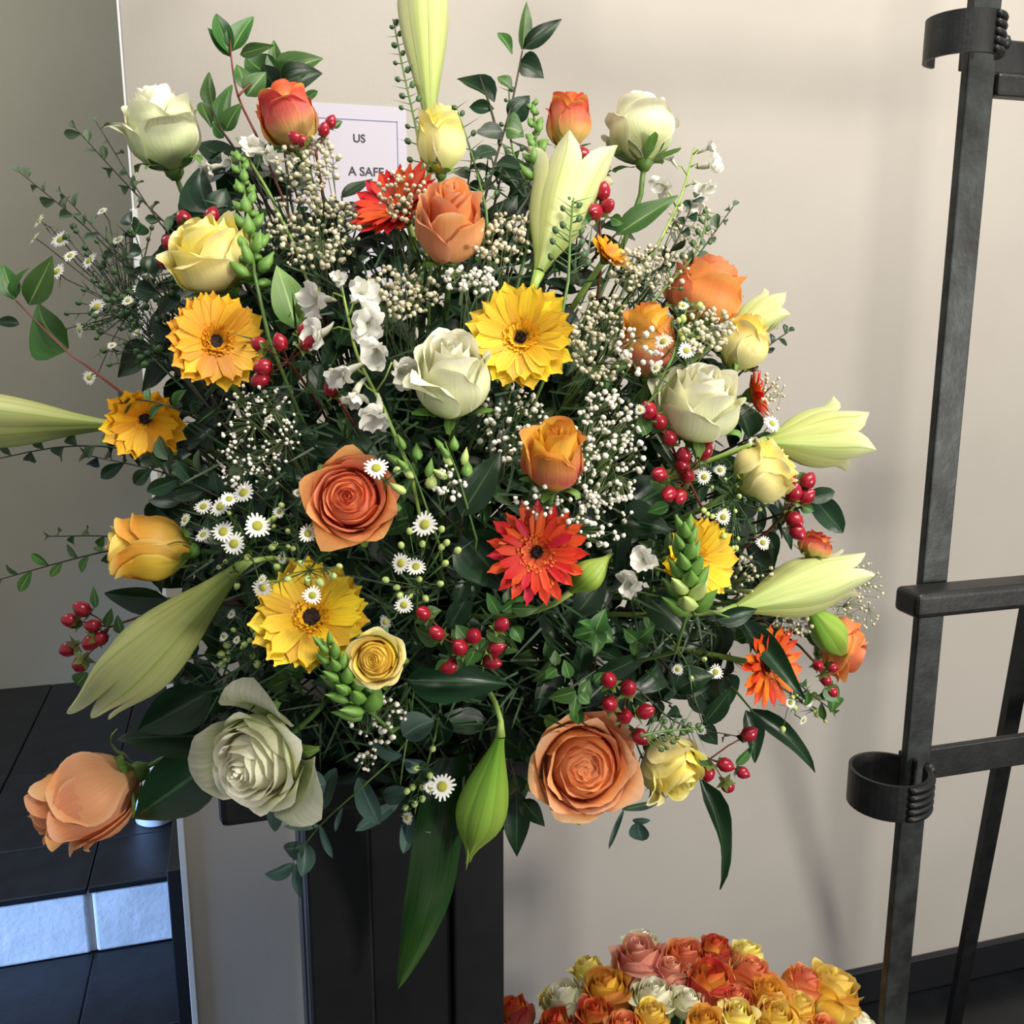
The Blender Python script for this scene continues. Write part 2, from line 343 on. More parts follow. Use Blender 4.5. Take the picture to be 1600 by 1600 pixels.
# step: white painted brick riser, black painted tile tread
SY, SZ = 2.24, .178
step = bevel_box('stair_step', -4, XL, SY+.02, 3.64, -.003, SZ-.012, M['black_grout'], bv=0); structure(step)
tile_me = {}
def tile(w, d, mat, h=.016):
    k = (round(w, 3), round(d, 3), mat)
    if k not in tile_me: tile_me[k] = MB().box(-w/2, w/2, -d/2, d/2, 0, h).mesh('tile', M[mat], False)
    return tile_me[k]
xs = [-.40-.30*k for k in range(-1, 5)]
for i in range(5):
    x0, x1 = xs[i+1], min(xs[i], XL)
    for j, (y0, y1) in enumerate(((SY-.012, SY+.21), (SY+.21, SY+.65), (SY+.65, SY+1.05), (SY+1.05, SY+1.4))):
        o = obj('tile', tile(x1-x0-.003, y1-y0-.003, 'black_paint'), step, Matrix.Translation(((x0+x1)/2, (y0+y1)/2, SZ-.014+rnd.uniform(0, .003))))
        b = o.modifiers.new('bevel', 'BEVEL'); b.width = .0025; b.segments = 2
    o = obj('brick', MB().box(-(x1-x0)/2+.006, (x1-x0)/2-.006, -.02, .02, 0, SZ-.02).mesh('brick', M['white_brick'], False), step, Matrix.Translation(((x0+x1)/2, SY+.022+rnd.uniform(-.003, .003), 0)))
    b = o.modifiers.new('bevel', 'BEVEL'); b.width = .008; b.segments = 3
    for j, (y0, y1) in enumerate(((SY-.30, SY+.0), (SY-.75, SY-.30), (SY-1.2, SY-.75))):
        o = obj('tile', tile(x1-x0-.003, y1-y0-.003, 'black_paint'), fl, Matrix.Translation(((x0+x1)/2, (y0+y1)/2, -.016+rnd.uniform(0, .003))))
        b = o.modifiers.new('bevel', 'BEVEL'); b.width = .0025; b.segments = 2
obj('mortar', MB().box(-4, XL-.03, SY+.012, SY+.022, 0, SZ-.016).mesh('mortar', M['white_brick'], False), step)
sk = structure(bevel_box('baseboard_left', at_y(271, 1400, 2.0).x, XL, 1.9, SY+.02, 0, at_y(277, 1338, 1.95).z, M['black_board'], bv=.003))
# white pot on the landing
pp = at_z(242, 1298, SZ); V, F = lathe_data([(0, 0), (.045, 0), (.052, .006), (.062, .11), (.066, .115), (.066, .125), (.06, .125), (.05, .03), (0, .03)], 28)
pot = obj('white_pot', mesh('white_pot', V, F, M['pot_white'])); pot.location = pp + Vector((0, .06, .002))
tag(pot, 'white glazed pot on the black landing behind the low peach rose', 'pot')

# paper notice on the wall
pl, pr, pt = at_y(452, 165, WY).x, at_y(634, 165, WY).x, at_y(560, 164, WY).z
n = thing('paper_notice', 'white printed paper notice taped to the cream wall', 'notice', (0, WY-.0015, 0))
obj('sheet', MB().box(pl, pr, 0, .001, pt-.30, pt).mesh('sheet', M['paper'], False), n)
z1 = at_y(560, 187, WY).z; xr = at_y(622, 250, WY).x
obj('border_line', MB().box(pl+.012, xr, -.0006, 0, z1-.0012, z1).box(xr-.0012, xr, -.0006, 0, pt-.28, z1).box(pl+.012, pl+.0132, -.0006, 0, pt-.28, z1).box(pl+.012, xr, -.0006, 0, pt-.28, pt-.2788).mesh('border_line', M['print_blue'], False), n)
def lettering(txt, px, py, cap_px):
    c = bpy.data.curves.new('lettering', 'FONT'); c.body = txt; c.align_x = 'RIGHT'
    p = at_y(px, py, WY); c.size = cap_px/FOC*1.6/.69; c.offset = .0003; c.materials.append(M['print_grey'])
    tmp = bpy.data.objects.new('tmp', c); COL.objects.link(tmp); bpy.context.view_layer.update()
    me = bpy.data.meshes.new_from_object(tmp.evaluated_get(bpy.context.evaluated_depsgraph_get())); bpy.data.objects.remove(tmp)
    o = obj('lettering', me, n); o.location = (p.x, -.0008, p.z); o.rotation_euler = (PI/2, 0, 0)
lettering('US', 571, 223, 11); lettering('A SAFE', 600, 276, 12)

# pedestal
PX0, PX1, PY0, PY1, PZ = at_y(481, 1400, 1.0).x, at_y(788, 1400, 1.0).x, 1.0, 1.27, at_y(345, 1297, .96).z
pd = thing('pedestal', 'tall black pedestal column carrying the big bouquet', 'pedestal', (PX0+.1, 1.08, 0))
o0 = Vector((PX0+.1, 1.08, 0))
def pbox(name, x0, x1, y0, y1, z0, z1, m='pedestal', bv=.003):
    return bevel_box(name, x0-o0.x, x1-o0.x, y0-o0.y, y1-o0.y, z0-o0.z, z1-o0.z, M[m], pd, bv)
w = PX1-PX0
pbox('front_panel', PX0, PX0+w*.31, PY0, PY0+.03, 0, PZ); pbox('front_panel', PX0+w*.31, PX0+w*.73, PY0+.012, PY0+.03, 0, PZ); pbox('front_panel', PX0+w*.73, PX1, PY0, PY0+.03, 0, PZ)
pbox('core', PX0+.012, PX1-.004, PY0+.03, PY1-.01, 0, PZ)
pbox('side_rail', PX0-.001, PX0+.014, PY0+.03, PY0+.10, 0, PZ-.03, 'pedestal_edge'); pbox('side_rail', PX0-.001, PX0+.014, PY0+.15, PY1, 0, PZ-.03, 'pedestal_edge')
sx = at_y(341, 1260, .96).x
pbox('top_slab', sx, sx+.42, .96, 1.30, PZ, PZ+.045, bv=.008)
tr = thing('flower_tray', 'black plastic tray holding the foam under the big bouquet', 'tray', (HEART.x, HEART.y, PZ+.046))
V, F = lathe_data([(0, 0), (.10, 0), (.115, .005), (.13, .05), (.134, .05), (.134, .056), (.126, .056), (.112, .012), (0, .012)], 32); obj('bowl', mesh('bowl', V, F, M['tray']), tr)
V, F = lathe_data([(0, .0), (.085, .0), (.10, .03), (.10, .10), (.075, .15), (0, .165)], 20)
fo = obj('floral_foam', mesh('floral_foam', V, F, M['foam'])); fo.location = (HEART.x, HEART.y, PZ+.060)
tag(fo, 'dark green wet foam at the heart of the bouquet', 'foam')

# iron stand at the right
EY = .95
ex0, ex1 = at_y(1452, 790, EY).x, at_y(1492, 790, EY).x
es = thing('iron_stand', 'black wrought iron display stand beside the bouquet at right', 'stand', (ex0, EY, 0)); e0 = Vector((ex0, EY, 0))
def ebox(name, x0, x1, y0, y1, z0, z1, m='iron', bv=.002, seg=2):
    return bevel_box(name, x0-e0.x, x1-e0.x, y0-e0.y, y1-e0.y, z0, z1, M[m], es, bv, seg)
ebox('leg', ex0, ex1, EY, EY+.012, 0, 2.15, 'iron_worn')
zz = lambda px, py, Y=EY: at_y(px, py, Y).z
xr2 = ex0+.62
ebox('crossbar', at_y(1508, 80, EY+.012).x, xr2, EY+.012, EY+.022, zz(1590, 111), zz(1590, 57))
ebox('support_block', at_y(1556, 130, EY).x, xr2-.1, EY-.004, EY+.018, zz(1590, 152), zz(1590, 116), bv=.004)
ym = EY-.045
xm = at_y(1394, 945, EY).x
ebox('ledge', xm, xr2, ym, EY-.001, zz(1410, 972, ym), zz(1410, 932, ym), 'iron', .007, 3)
ebox('crossbar', at_y(1410, 1190, EY+.012).x, xr2, EY+.012, EY+.022, zz(1500, 1211, EY+.012), zz(1500, 1164, EY+.012))
ebox('leg', ex1+.50, ex1+.50+(ex1-ex0), EY, EY+.012, 0, 2.15, 'iron_worn')
p0 = at_y(1612, 940, 1.06); p1 = at_y(1508, 1500, 1.28); d = p1-p0; p1 = p0 + d*(-p0.z/d.z); p0 = p0 - d*.9
wv = Vector((.0145, 0, 0)); tv = Vector((0, .006, 0))
V = [p+a*wv+b*tv-e0 for p in (p0, p1) for a, b in ((-1, -1), (1, -1), (1, 1), (-1, 1))]
obj('rear_leg', mesh('rear_leg', V, [(0, 1, 5, 4), (1, 2, 6, 5), (2, 3, 7, 6), (3, 0, 4, 7), (3, 2, 1, 0), (4, 5, 6, 7)], M['iron'], None, False), es)
def scroll(px0, px1, pyc, h_px, Y, a0, a1, ribs_from):
    cl, cr = at_y(px0, pyc, Y), at_y(px1, pyc, Y); c = (cl+cr)/2 - e0; r = (cr.x-cl.x)/2*1.0
    hh = h_px/FOC*((c+e0-CO).dot(CF))/2; th = .004
    n = 36; V = []; F = []
    for i in range(n+1):
        a = a0 + (a1-a0)*i/n
        for rr, z in ((r, -hh), (r, hh), (r-th, hh), (r-th, -hh)):
            V.append((c.x+rr*math.cos(a), c.y+rr*math.sin(a), c.z+z))
    for i in range(n):
        for k in range(4): F.append((i*4+k, (i+1)*4+k, (i+1)*4+(k+1) % 4, i*4+(k+1) % 4))
    F += [(0, 1, 2, 3), (n*4+3, n*4+2, n*4+1, n*4)]
    s = obj('scroll', mesh('scroll', V, F, M['iron'], None, False), es)
    for k in range(5):
        z = c.z - hh + (k+.5)*2*hh/5
        pts = [(c.x+(r+.001)*math.cos(a), c.y+(r+.001)*math.sin(a), z) for a in [ribs_from+(a1-ribs_from)*i/12 for i in range(13)]]
        obj('rib', mesh('rib', *tube_data(pts, hh/5*.95, 8), M['iron']), s)
    bx = c + Vector((r*math.cos(a1)+.004, r*math.sin(a1)-.002, -hh*.2 if px0 > 1400 else hh*.9)); V, F = lathe_data([(0, -.008), (.006, -.006), (.008, 0), (.006, .006), (0, .008)], 12)
    obj('rivet', mesh('rivet', [Vector(v)+bx for v in V], F, M['iron']), s)
scroll(1456, 1550, 62, 62, EY-.012, -PI*1.45, -PI*.12, -PI*.42)
scroll(1336, 1438, 1228, 58, EY-.012, -PI*1.95, -PI*.05, -PI*.55)

# ================================================================== FLOWERS
def sm(x): x = np.clip(x, 0, 1); return x*x*(3-2*x)
def petal(az, R, Rt, Hh, W, lip=0., curl=0., ruf=0., tip=0., z0=0., seed=0, nu=9, nv=10, spiral=.07, belly=.5, rnd_=.22):
    u, v = np.meshgrid(np.linspace(-1, 1, nu), np.linspace(0, 1, nv)); rs = np.random.RandomState(seed)
    ph = rs.uniform(0, 6.28, 3)
    wv = W*(.42+.58*sm(v/.55))*np.sqrt(np.clip(1-np.clip((v-.74)/.26, 0, 1)**2*.5, .05, 1))
    vv = v*(1-rnd_*np.abs(u)**2.8) + tip*np.clip(1-np.abs(u)*2.2, 0, 1)*v**5 + ruf*.35*np.sin(u*4+ph[1])*v**4
    r = np.where(vv < belly, R*(.14+.86*np.sin(PI/2*np.clip(vv/belly, 0, 1)**.85)), R+(Rt-R)*sm((vv-belly)/(1-belly)))
    t = np.clip((vv-.7)/.3, 0, 1.3)
    r = r + lip*t**2 + ruf*t*np.sin(u*5+ph[0])*.6
    z = z0+Hh*vv - curl*t**2.2
    edge = np.abs(u)**3*lip*.35*np.clip(v*1.5-.5, 0, 1)          # side margins roll out a little
    r = (r+edge)*(1+spiral*u)
    a = az+u*wv
    V = np.stack([r*np.cos(a), r*np.sin(a), z], -1).reshape(-1, 3)
    P = np.stack([u, np.clip(vv, 0, 1), 0*u], -1).reshape(-1, 3)
    return V, P
PFACES = grid_faces(9, 10)
def build_rose(name, label, px, py, dpx, face, kind, mats, dz=0., spin=None, group='roses of the big bouquet', stem_to=HEART, depth=None, seed=None, hf=1.0, guard=0, root_depth=None):
    dep = depth if depth is not None else dome(px, py)+dz
    D = dpx*dep/FOC; R = D/2; ax = dirw(*face); c = at(px, py, dep)
    seed = seed if seed is not None else int(px*7+py)
    r = random.Random(seed); spin = r.uniform(0, 6.28) if spin is None else spin
    # tiers: (count, R, top R, height, W, lip, curl, ruffle)
    if kind == 'open':
        T = [(2, .14, .05, 1.12, 2.0, 0, 0, .01), (3, .22, .11, 1.12, 1.35, .02, 0, .012), (3, .31, .19, 1.11, 1.3, .03, .01, .015), (3, .40, .28, 1.09, 1.25, .05, .02, .02), (4, .50, .38, 1.06, 1.05, .07, .03, .02),
             (4, .60, .50, 1.0, 1.0, .10, .05, .03), (4, .70, .64, .95, 1.0, .14, .08, .03), (5, .80, .80, .87, .9, .17, .13, .04), (5, .86, .92, .76, .85, .20, .20, .05)]; HT = 1.0
    elif kind == 'half':
        T = [(2, .18, .07, 1.66, 2.0, 0, 0, .01), (3, .30, .15, 1.68, 1.35, .02, 0, .015), (3, .42, .26, 1.68, 1.3, .04, .01, .02), (3, .56, .38, 1.66, 1.25, .06, .02, .02), (4, .70, .52, 1.6, 1.05, .10, .04, .03),
             (4, .84, .72, 1.48, 1.0, .16, .08, .04), (4, .94, .86, 1.3, .95, .22, .15, .05)]; HT = 1.6
    elif kind == 'bud':
        T = [(2, .22, .08, 2.2, 2.0, 0, 0, .01), (3, .40, .22, 2.22, 1.35, .03, 0, .02), (3, .60, .38, 2.2, 1.25, .08, .02, .03), (3, .80, .58, 2.14, 1.2, .16, .05, .05),
             (4, .92, .70, 2.02, 1.0, .26, .12, .06), (3, .99, .78, 1.85, .95, .34, .2, .06)]; HT = 2.15
    else:   # 'ruffled' : full blown, loose
        T = [(2, .15, .06, 1.0, 2.0, 0, 0, .03), (3, .24, .13, 1.02, 1.3, .03, 0, .04), (3, .34, .22, 1.04, 1.3, .04, .01, .05), (4, .44, .32, 1.05, 1.1, .06, .02, .03), (4, .55, .44, 1.04, 1.05, .09, .05, .04),
             (5, .66, .60, 1.0, .9, .13, .08, .05), (5, .76, .76, .94, .9, .16, .12, .06), (5, .83, .90, .84, .85, .18, .16, .06)]; HT = 1.0
    base = c - ax*(HT*R*.5*hf)
    rot = frame_z(ax, spin)
    root = thing(name, label, 'rose', base, rot, group)
    nT = len(T); az = 0
    for ti, (cnt, a, b, h, Wd, lip, curl, ruf) in enumerate(T):
        az += .6
        for k in range(cnt):
            aa = az + 2*PI*k/cnt + r.uniform(-.12, .12)
            V, P = petal(aa, a*R*1.02, b*R*r.uniform(.94, 1.06), h*R*hf*r.uniform(.95, 1.03), Wd*min(1, 1.0), lip*R*r.uniform(.5, 1.4), curl*R*r.uniform(.4, 1.5), ruf*R, tip=r.uniform(0, .07) if ti >= nT-2 else 0, seed=r.randrange(9999), spiral=.10 if ti < 3 else .06, rnd_=.05 if ti < 3 else (.10 if ti < nT-2 else .24))
            m = mats[0] if ti < nT-2 else mats[1]
            obj('petal', mesh('petal', V, PFACES, M[m], P), root)
    if kind in ('open', 'ruffled'):      # added filler dome under the whorls, keeps the gaps from going dark
        pr = [(0, .93), (.12, .93), (.3, .90), (.48, .82), (.6, .66), (.55, .35), (.15, .05), (0, .05)]
        V, F = lathe_data([(a_*R, z_*R*hf) for a_, z_ in pr], 20); obj('heart_filler', mesh('heart_filler', V, F, M[mats[0]], [(.2, .6, 0)]*len(V)), root)
    for k in range(guard):       # big reflexed guard petals
        gb = 1.3 if guard > 2 else 1.0
        V, P = petal(az+2*PI*k/max(guard, 3)+r.uniform(-.3, .3), .88*R*gb, 1.05*R*gb, .8*HT*R*hf, .75, .3*R, .25*R, .06*R, .06, seed=r.randrange(9999))
        obj('guard_petal', mesh('guard_petal', V, PFACES, M[mats[2]], P), root)
    for k in range(5):           # sepals
        V, P = petal(2*PI*k/5+r.uniform(-.2, .2), .6*R, 1.0*R, .5*R*r.uniform(.6, 1), .24, .08*R, .12*R*r.uniform(0, 2), 0, .2, -.02*R, r.randrange(999))
        obj('sepal', mesh('sepal', V, PFACES, M['sepal'], P), root)
    V, F = lathe_data([(.0, -.26*R), (.12*R, -.25*R), (.24*R, -.1*R), (.26*R, .04*R), (.1*R, .1*R), (0, .1*R)], 12); obj('calyx', mesh('calyx', V, F, M['sepal'], [(.4, .5, 0)]*len(V)), root)
    if stem_to is not None:
        e = stem_to; pts = []
        p1 = base - ax*min(.09, (base-e).length*.45)
        for i in range(8):
            t = i/7; pts.append(base*(1-t)**2 + p1*2*t*(1-t) + e*t*t)
        inv = root.matrix_basis.inverted(); obj('stem', mesh('stem', *tube_data([inv @ p for p in pts], .0028, 7), M['stem']), root)
    return root
ROSES = [
 # px, py, diameter px, facing, kind, colours, dz, label
 (548, 780, 136, (.02, .12, 1), 'open', ('coral_in', 'coral_out'), .0, 1.0, 0, 'open coral rose beside the white daisies, seen straight into its spiral'),
 (703, 352, 106, (.06, .62, .8), 'half', ('orange_in', 'orange_out'), -.02, 1.6, 0, 'tall apricot rose standing in front of the scarlet gerbera at top centre'),
 (910, 1195, 168, (.12, .05, 1), 'ruffled', ('orange_in', 'orange_out'), .0, 1.0, 0, 'largest peach rose, full blown, at the bottom of the bouquet'),
 (588, 1030, 88, (-.05, .1, 1), 'open', ('amber_in', 'yellow_out'), -.03, 1.0, 0, 'small open yellow rose next to the yellow gerbera with the dark eye'),
 (706, 592, 120, (.02, .72, .7), 'bud', ('white_in', 'white_out', 'white_guard'), -.01, 1.05, 2, 'greenish ivory rose in the middle below the bright yellow gerbera'),
 (404, 1186, 156, (-.38, -.2, .9), 'open', ('white_in', 'white_out', 'white_guard'), -.03, 1.25, 3, 'full blown ivory rose with loose petals at lower left'),
 (138, 1246, 136, (-.86, -.42, .3), 'bud', ('orange_in', 'orange_out'), .02, 1.08, 0, 'peach rose bud hanging out to the lower left over the black steps'),
 (332, 402, 136, (-.3, .78, .5), 'half', ('yellow_in', 'yellow_out'), -.01, 1.0, 0, 'pale yellow rose above the left golden gerbera'),
 (254, 205, 118, (-.15, .85, .4), 'half', ('white_in', 'white_out', 'white_guard'), .0, 1.25, 2, 'greenish white rose at the upper left against the wall edge'),
 (452, 187, 90, (-.32, .9, .2), 'bud', ('flame_in', 'flame_out'), .0, 1.05, 0, 'red and yellow rose bud under the leafy twig at top left'),
 (688, 220, 72, (.0, .96, .25), 'bud', ('yellow_in', 'yellow_out'), -.02, 1.3, 0, 'slim yellow rose bud just below the tall lily bud'),
 (887, 192, 67, (-.02, .96, .2), 'bud', ('flame_in', 'flame_out'), .0, 1.2, 0, 'small red rose bud at the top right above the opening lily'),
 (1000, 205, 104, (-.1, .96, -.1), 'half', ('white_in', 'white_out', 'white_guard'), .0, 1.25, 2, 'cream white rose on a bare stem at the top right'),
 (1098, 458, 120, (.35, .85, .2), 'half', ('coral_in', 'coral_out'), .02, 1.1, 0, 'coral orange rose at the right edge above the small yellow rose'),
 (1012, 535, 84, (-.05, .9, .35), 'bud', ('bi_in', 'bi_out'), .0, 1.25, 0, 'yellow and pink rose bud veiled by gypsophila at right'),
 (1162, 537, 74, (.35, .85, .2), 'bud', ('amber_in', 'yellow_out'), .0, 1.1, 0, 'small yellow rose between the coral rose and the large ivory rose at right'),
 (1092, 634, 132, (.05, .75, .55), 'half', ('white_in', 'white_out', 'white_guard'), -.03, 1.08, 1, 'large ivory rose above the red berries at right'),
 (1190, 738, 94, (.75, .55, .2), 'bud', ('yellow_in', 'yellow_out'), -.01, 0.9, 0, 'yellow rose leaning right beside the opening lily'),
 (866, 716, 96, (.0, .75, .6), 'bud', ('bi_in', 'bi_out'), -.03, 1.1, 0, 'yellow rose flushed with red above the scarlet gerbera in the middle'),
 (234, 858, 102, (-.95, .05, .25), 'bud', ('amber_in', 'amber_out'), .0, 1.15, 0, 'amber yellow rose lying sideways at the left edge above the big lily bud'),
 (1046, 1196, 98, (.55, -.5, .6), 'bud', ('yellow_in', 'yellow_out'), .02, 0.85, 0, 'yellow rose tucked beside the largest peach rose at lower right'),
 (1272, 852, 50, (.3, .85, .1), 'bud', ('flame_in', 'flame_out'), .02, .8, 0, 'small red rose tip behind the lower right lily'),
 (1310, 1010, 100, (.8, -.3, .2), 'half', ('coral_in', 'coral_out'), .03, .9, 0, 'coral rose half hidden behind the green lily bud at far right'),
]
for (px, py, dp, f, k, mt, dz, hf, g, lab) in ROSES:
    build_rose('rose', lab, px, py, dp, f, k, mt, dz, hf=hf, guard=g, spin={404: random.Random(404*7+1186).uniform(0, 6.28)+1.0}.get(px))

# ---- gerberas
def ray_petal(mat, L, Wd, cup, seed):
    rs = random.Random(seed); nu, nv = 5, 8; V = []; P = []
    bend = rs.uniform(-.10, .05); tw = rs.uniform(-.12, .12)
    for j in range(nv):
        t = j/(nv-1); w = Wd*(.35+.65*math.sin(PI*min(t*.55+.10, 1)))*(1 if t < .8 else math.sqrt(max(.04, 1-((t-.8)/.205)**2)))
        for i in range(nu):
            u = -1+2*i/(nu-1); x = u*w*.5; z = .05*Wd*abs(u)**2 + cup*math.sin(t*2.2) + bend*t*t*t*.5 + .006*math.sin(3*PI*u)
            y = t*(1-.05*abs(u)*t)*L + (.02 if i in (1, 3) and j == nv-1 else 0)
            a = tw*t; x, z = x*math.cos(a)-z*math.sin(a)*.2, z+x*math.sin(a)*.6
            V.append((x, y, z)); P.append((u, t, 0))
    return mesh('ray_petal', V, grid_faces(nu, nv), M[mat], P)
RAY = {}
for key in ('ger_yellow', 'ger_gold', 'ger_red', 'ger_orange'):
    RAY[key] = [ray_petal(key, 1, .34 if key in ('ger_yellow', 'ger_gold') else .22, .06, s) for s in range(6)]
def gerbera(label, px, py, dpx, face, key, fl, dz, elev=.18, rows=((22, 1.0), (20, .88)), disc=.15, seed=1, spin=0, inner=.5):
    dep = dome(px, py)+dz; R = dpx*dep/FOC/2; ax = dirw(*face); c = at(px, py, dep); r = random.Random(seed)
    root = thing('gerbera', label, 'gerbera', c, frame_z(ax, spin), 'gerberas of the big bouquet')
    for ri, (n, L) in enumerate(rows):
        for k in range(n):
            a = 2*PI*(k+.5*ri)/n + r.uniform(-.07, .07); el = elev + .07*ri + r.uniform(-.05, .05); ln = R*L*r.uniform(.9, 1.04)
            Rm = Matrix.Rotation(a, 4, 'Z') @ Matrix.Translation((0, R*.10, .004*ri)) @ Matrix.Rotation(el, 4, 'X') @ Matrix.Diagonal((ln*r.uniform(.9, 1.1), ln*.92, ln, 1))
            obj('ray_petal', RAY[key][r.randrange(6)], root, Rm)
    mb = MB()                                  # ring of short inner florets, too fine to pick apart
    for rr, n, h, ln in ((inner*1.0, 60, .09, .24), (inner*.82, 60, .11, .2), (inner*.66, 54, .13, .17), (inner*.5, 46, .14, .14), (inner*.38, 40, .14, .11)):
        for k in range(n):
            a = 2*PI*k/n + r.uniform(-.06, .06); ca, sa = math.cos(a), math.sin(a); l = ln*r.uniform(.7, 1.2); wd = .028
            p0 = (rr*.62*ca, rr*.62*sa, h*.45); q = (rr*.62+l)
            mb.add(([((p0[0]-wd*sa)*R, (p0[1]+wd*ca)*R, p0[2]*R), ((p0[0]+wd*sa)*R, (p0[1]-wd*ca)*R, p0[2]*R), ((q*ca+wd*.8*sa)*R, (q*sa-wd*.8*ca)*R, (h+.07)*R*r.uniform(.8, 1.2)), ((q*ca-wd*.8*sa)*R, (q*sa+wd*.8*ca)*R, (h+.07)*R*r.uniform(.8, 1.2))], [(0, 1, 2, 3)]))
    o = obj('inner_florets', mb.mesh('inner_florets', M[fl], False), root); o['kind'] = 'stuff'
    V, F = lathe_data([(disc*R*1.15, .0), (disc*R*1.1, .10*R), (disc*R*.8, .135*R), (disc*R*.35, .125*R), (0, .115*R)], 20)
    d = obj('disc', mesh('disc', V, F, M['disc_dark']), root)
    mb = MB()
    for k in range(60):
        a = r.uniform(0, 6.28); q = disc*R*math.sqrt(r.random())*1.25; mb.add(tube_data([(q*math.cos(a), q*math.sin(a), .1*R), (q*1.1*math.cos(a), q*1.1*math.sin(a), .17*R)], [.012*R, .006*R], 3, False))
    s = obj('stamens', mb.mesh('stamens', M['disc_dark'], False), d); s['kind'] = 'stuff'
    V, F = lathe_data([(0, -.24*R), (.08*R, -.22*R), (.2*R, -.08*R), (.24*R, .03*R), (0, .03*R)], 14); obj('calyx', mesh('calyx', V, F, M['stem']), root)
    inv = root.matrix_basis.inverted(); p1 = c - ax*.08
    pts = [inv @ (c*(1-t)**2 + p1*2*t*(1-t) + HEART*t*t) for t in [i/7 for i in range(8)]]; pts[0] = Vector((0, 0, -.2*R))
    obj('stem', mesh('stem', *tube_data(pts, .003, 7), M['stem_pale']), root)
gerbera('bright yellow gerbera with tiny dark eye in the upper middle', 814, 530, 176, (-.05, .12, 1), 'ger_yellow', 'floret_yellow', -.01, .22, disc=.09, seed=3)
gerbera('golden gerbera with round black eye below the pale yellow rose', 336, 535, 162, (.48, .06, .87), 'ger_gold', 'floret_gold', .0, .16, disc=.2, seed=4, inner=.34)
gerbera('yellow gerbera with black eye at lower left beside the small yellow rose', 487, 966, 190, (.16, .3, .93), 'ger_yellow', 'floret_yellow', .0, .26, disc=.17, seed=5, inner=.42)
gerbera('golden gerbera half closed and crossed by a leafy twig at far left', 228, 652, 150, (.25, -.42, .85), 'ger_gold', 'floret_gold', .0, .6, rows=((16, 1.0), (14, .8)), disc=.1, seed=6)
gerbera('scarlet gerbera with orange florets and dark eye right of the middle', 838, 862, 168, (.05, -.05, 1), 'ger_red', 'floret_red', .0, .16, rows=((19, 1.0), (19, .78)), disc=.1, seed=7, inner=.72)
gerbera('yellow gerbera turned right behind the green snapdragon spike', 1080, 874, 156, (.5, -.05, .85), 'ger_yellow', 'floret_yellow', .01, .3, disc=.1, seed=8)
gerbera('scarlet gerbera half hidden behind the tall apricot rose', 630, 335, 170, (-.35, .45, .7), 'ger_red', 'floret_red', .03, .45, disc=.1, seed=9)
gerbera('orange gerbera facing right under the lower right lily', 1194, 1040, 142, (.5, -.05, .8), 'ger_orange', 'floret_red', .0, .25, rows=((18, 1.0), (16, .8)), disc=.1, seed=10)
gerbera('small amber gerbera edge on at upper right', 946, 405, 82, (.45, .5, .5), 'ger_gold', 'floret_gold', .02, .4, rows=((16, 1.0), (14, .8)), disc=.16, seed=11)
gerbera('scarlet gerbera peeping out behind the large ivory rose', 1172, 618, 108, (.75, .15, .25), 'ger_red', 'floret_red', .04, .3, rows=((16, 1.0), (14, .8)), disc=.1, seed=12)

# ---- lilies
def lily(label, b, t, wpx, open_=0., mat='lily', dz=(0, 0), spin=0., tipr=.4, name='lily', seed=0, fat=.6, stem=True, group='lilies of the big bouquet'):
    """b, t: base and tip in the picture; open_: how far the tips flare"""
    db, dt = dome(*b)+dz[0], dome(*t)+dz[1]; B, Tt = at(b[0], b[1], db), at(t[0], t[1], dt); ax = (Tt-B); L = ax.length; ax.normalize()
    R = wpx*(db+dt)/2/FOC/2; r = random.Random(seed+int(b[0])); rot = frame_z(ax, spin); root = thing(name, label, 'lily', B, rot, group)
    nu, nv = 9, 16; f = grid_faces(nu, nv)
    for k in range(6):
        outer = k % 2; u, v = np.meshgrid(np.linspace(-1, 1, nu), np.linspace(0, 1, nv))
        az = 2*PI*k/6
        op = open_*r.uniform(.7, 1.3)
        prof = np.where(v < fat, .16+.84*np.sin(PI/2*np.clip(v/fat, 0, 1)**1.35), 1+(tipr-1)*sm((v-fat)/(1-fat)))
        prof = prof + op*np.clip((v-.5)/.5, 0, 1)**2*1.6
        wv = (.62 if outer else .6)*np.where(v < .55, 1, np.cos(PI/2*np.clip((v-.55)/.46, 0, 1)**2)**.75)
        wv = np.maximum(wv, .02)/np.maximum(1, prof*.9)
        blunt = open_ < .1 and tipr > .4
        if blunt: wv = (.62 if outer else .6)*np.where(v < .6, 1, np.cos(PI/2*np.clip((v-.6)/.52, 0, 1)**1.5)**.9)
        rr = R*prof*(1-.05*outer)*(1 - .09*np.abs(u)**2*(1-.3*outer)) + R*.02*np.exp(-(u/.12)**2)*(v > .05)
        a = az+u*wv*1.0; zz_ = L*(v-(.05*np.abs(u)**2*v**8 if blunt else 0))*(r.uniform(.9, 1.02)) - op*R*.5*np.clip((v-.7)/.3, 0, 1)**2
        V = np.stack([rr*np.cos(a), rr*np.sin(a), zz_], -1).reshape(-1, 3); P = np.stack([u, v, 0*u], -1).reshape(-1, 3)
        obj('petal', mesh('petal', V, f, M[mat], P), root)
    if stem:
        inv = root.matrix_basis.inverted(); p1 = B - ax*.06
        pts = [inv @ (B*(1-q)**2 + p1*2*q*(1-q) + HEART*q*q) for q in [i/7 for i in range(8)]]
        obj('stem', mesh('stem', *tube_data(pts, [R*.17+.0005]+[.0026]*7, 7), M['stem_pale']), root)
    return root
lily('large pale green lily bud with fingered tip at lower left', (372, 888), (140, 1108), 112, .0, 'lily', (.0, -.03), .3, .62, fat=.64)
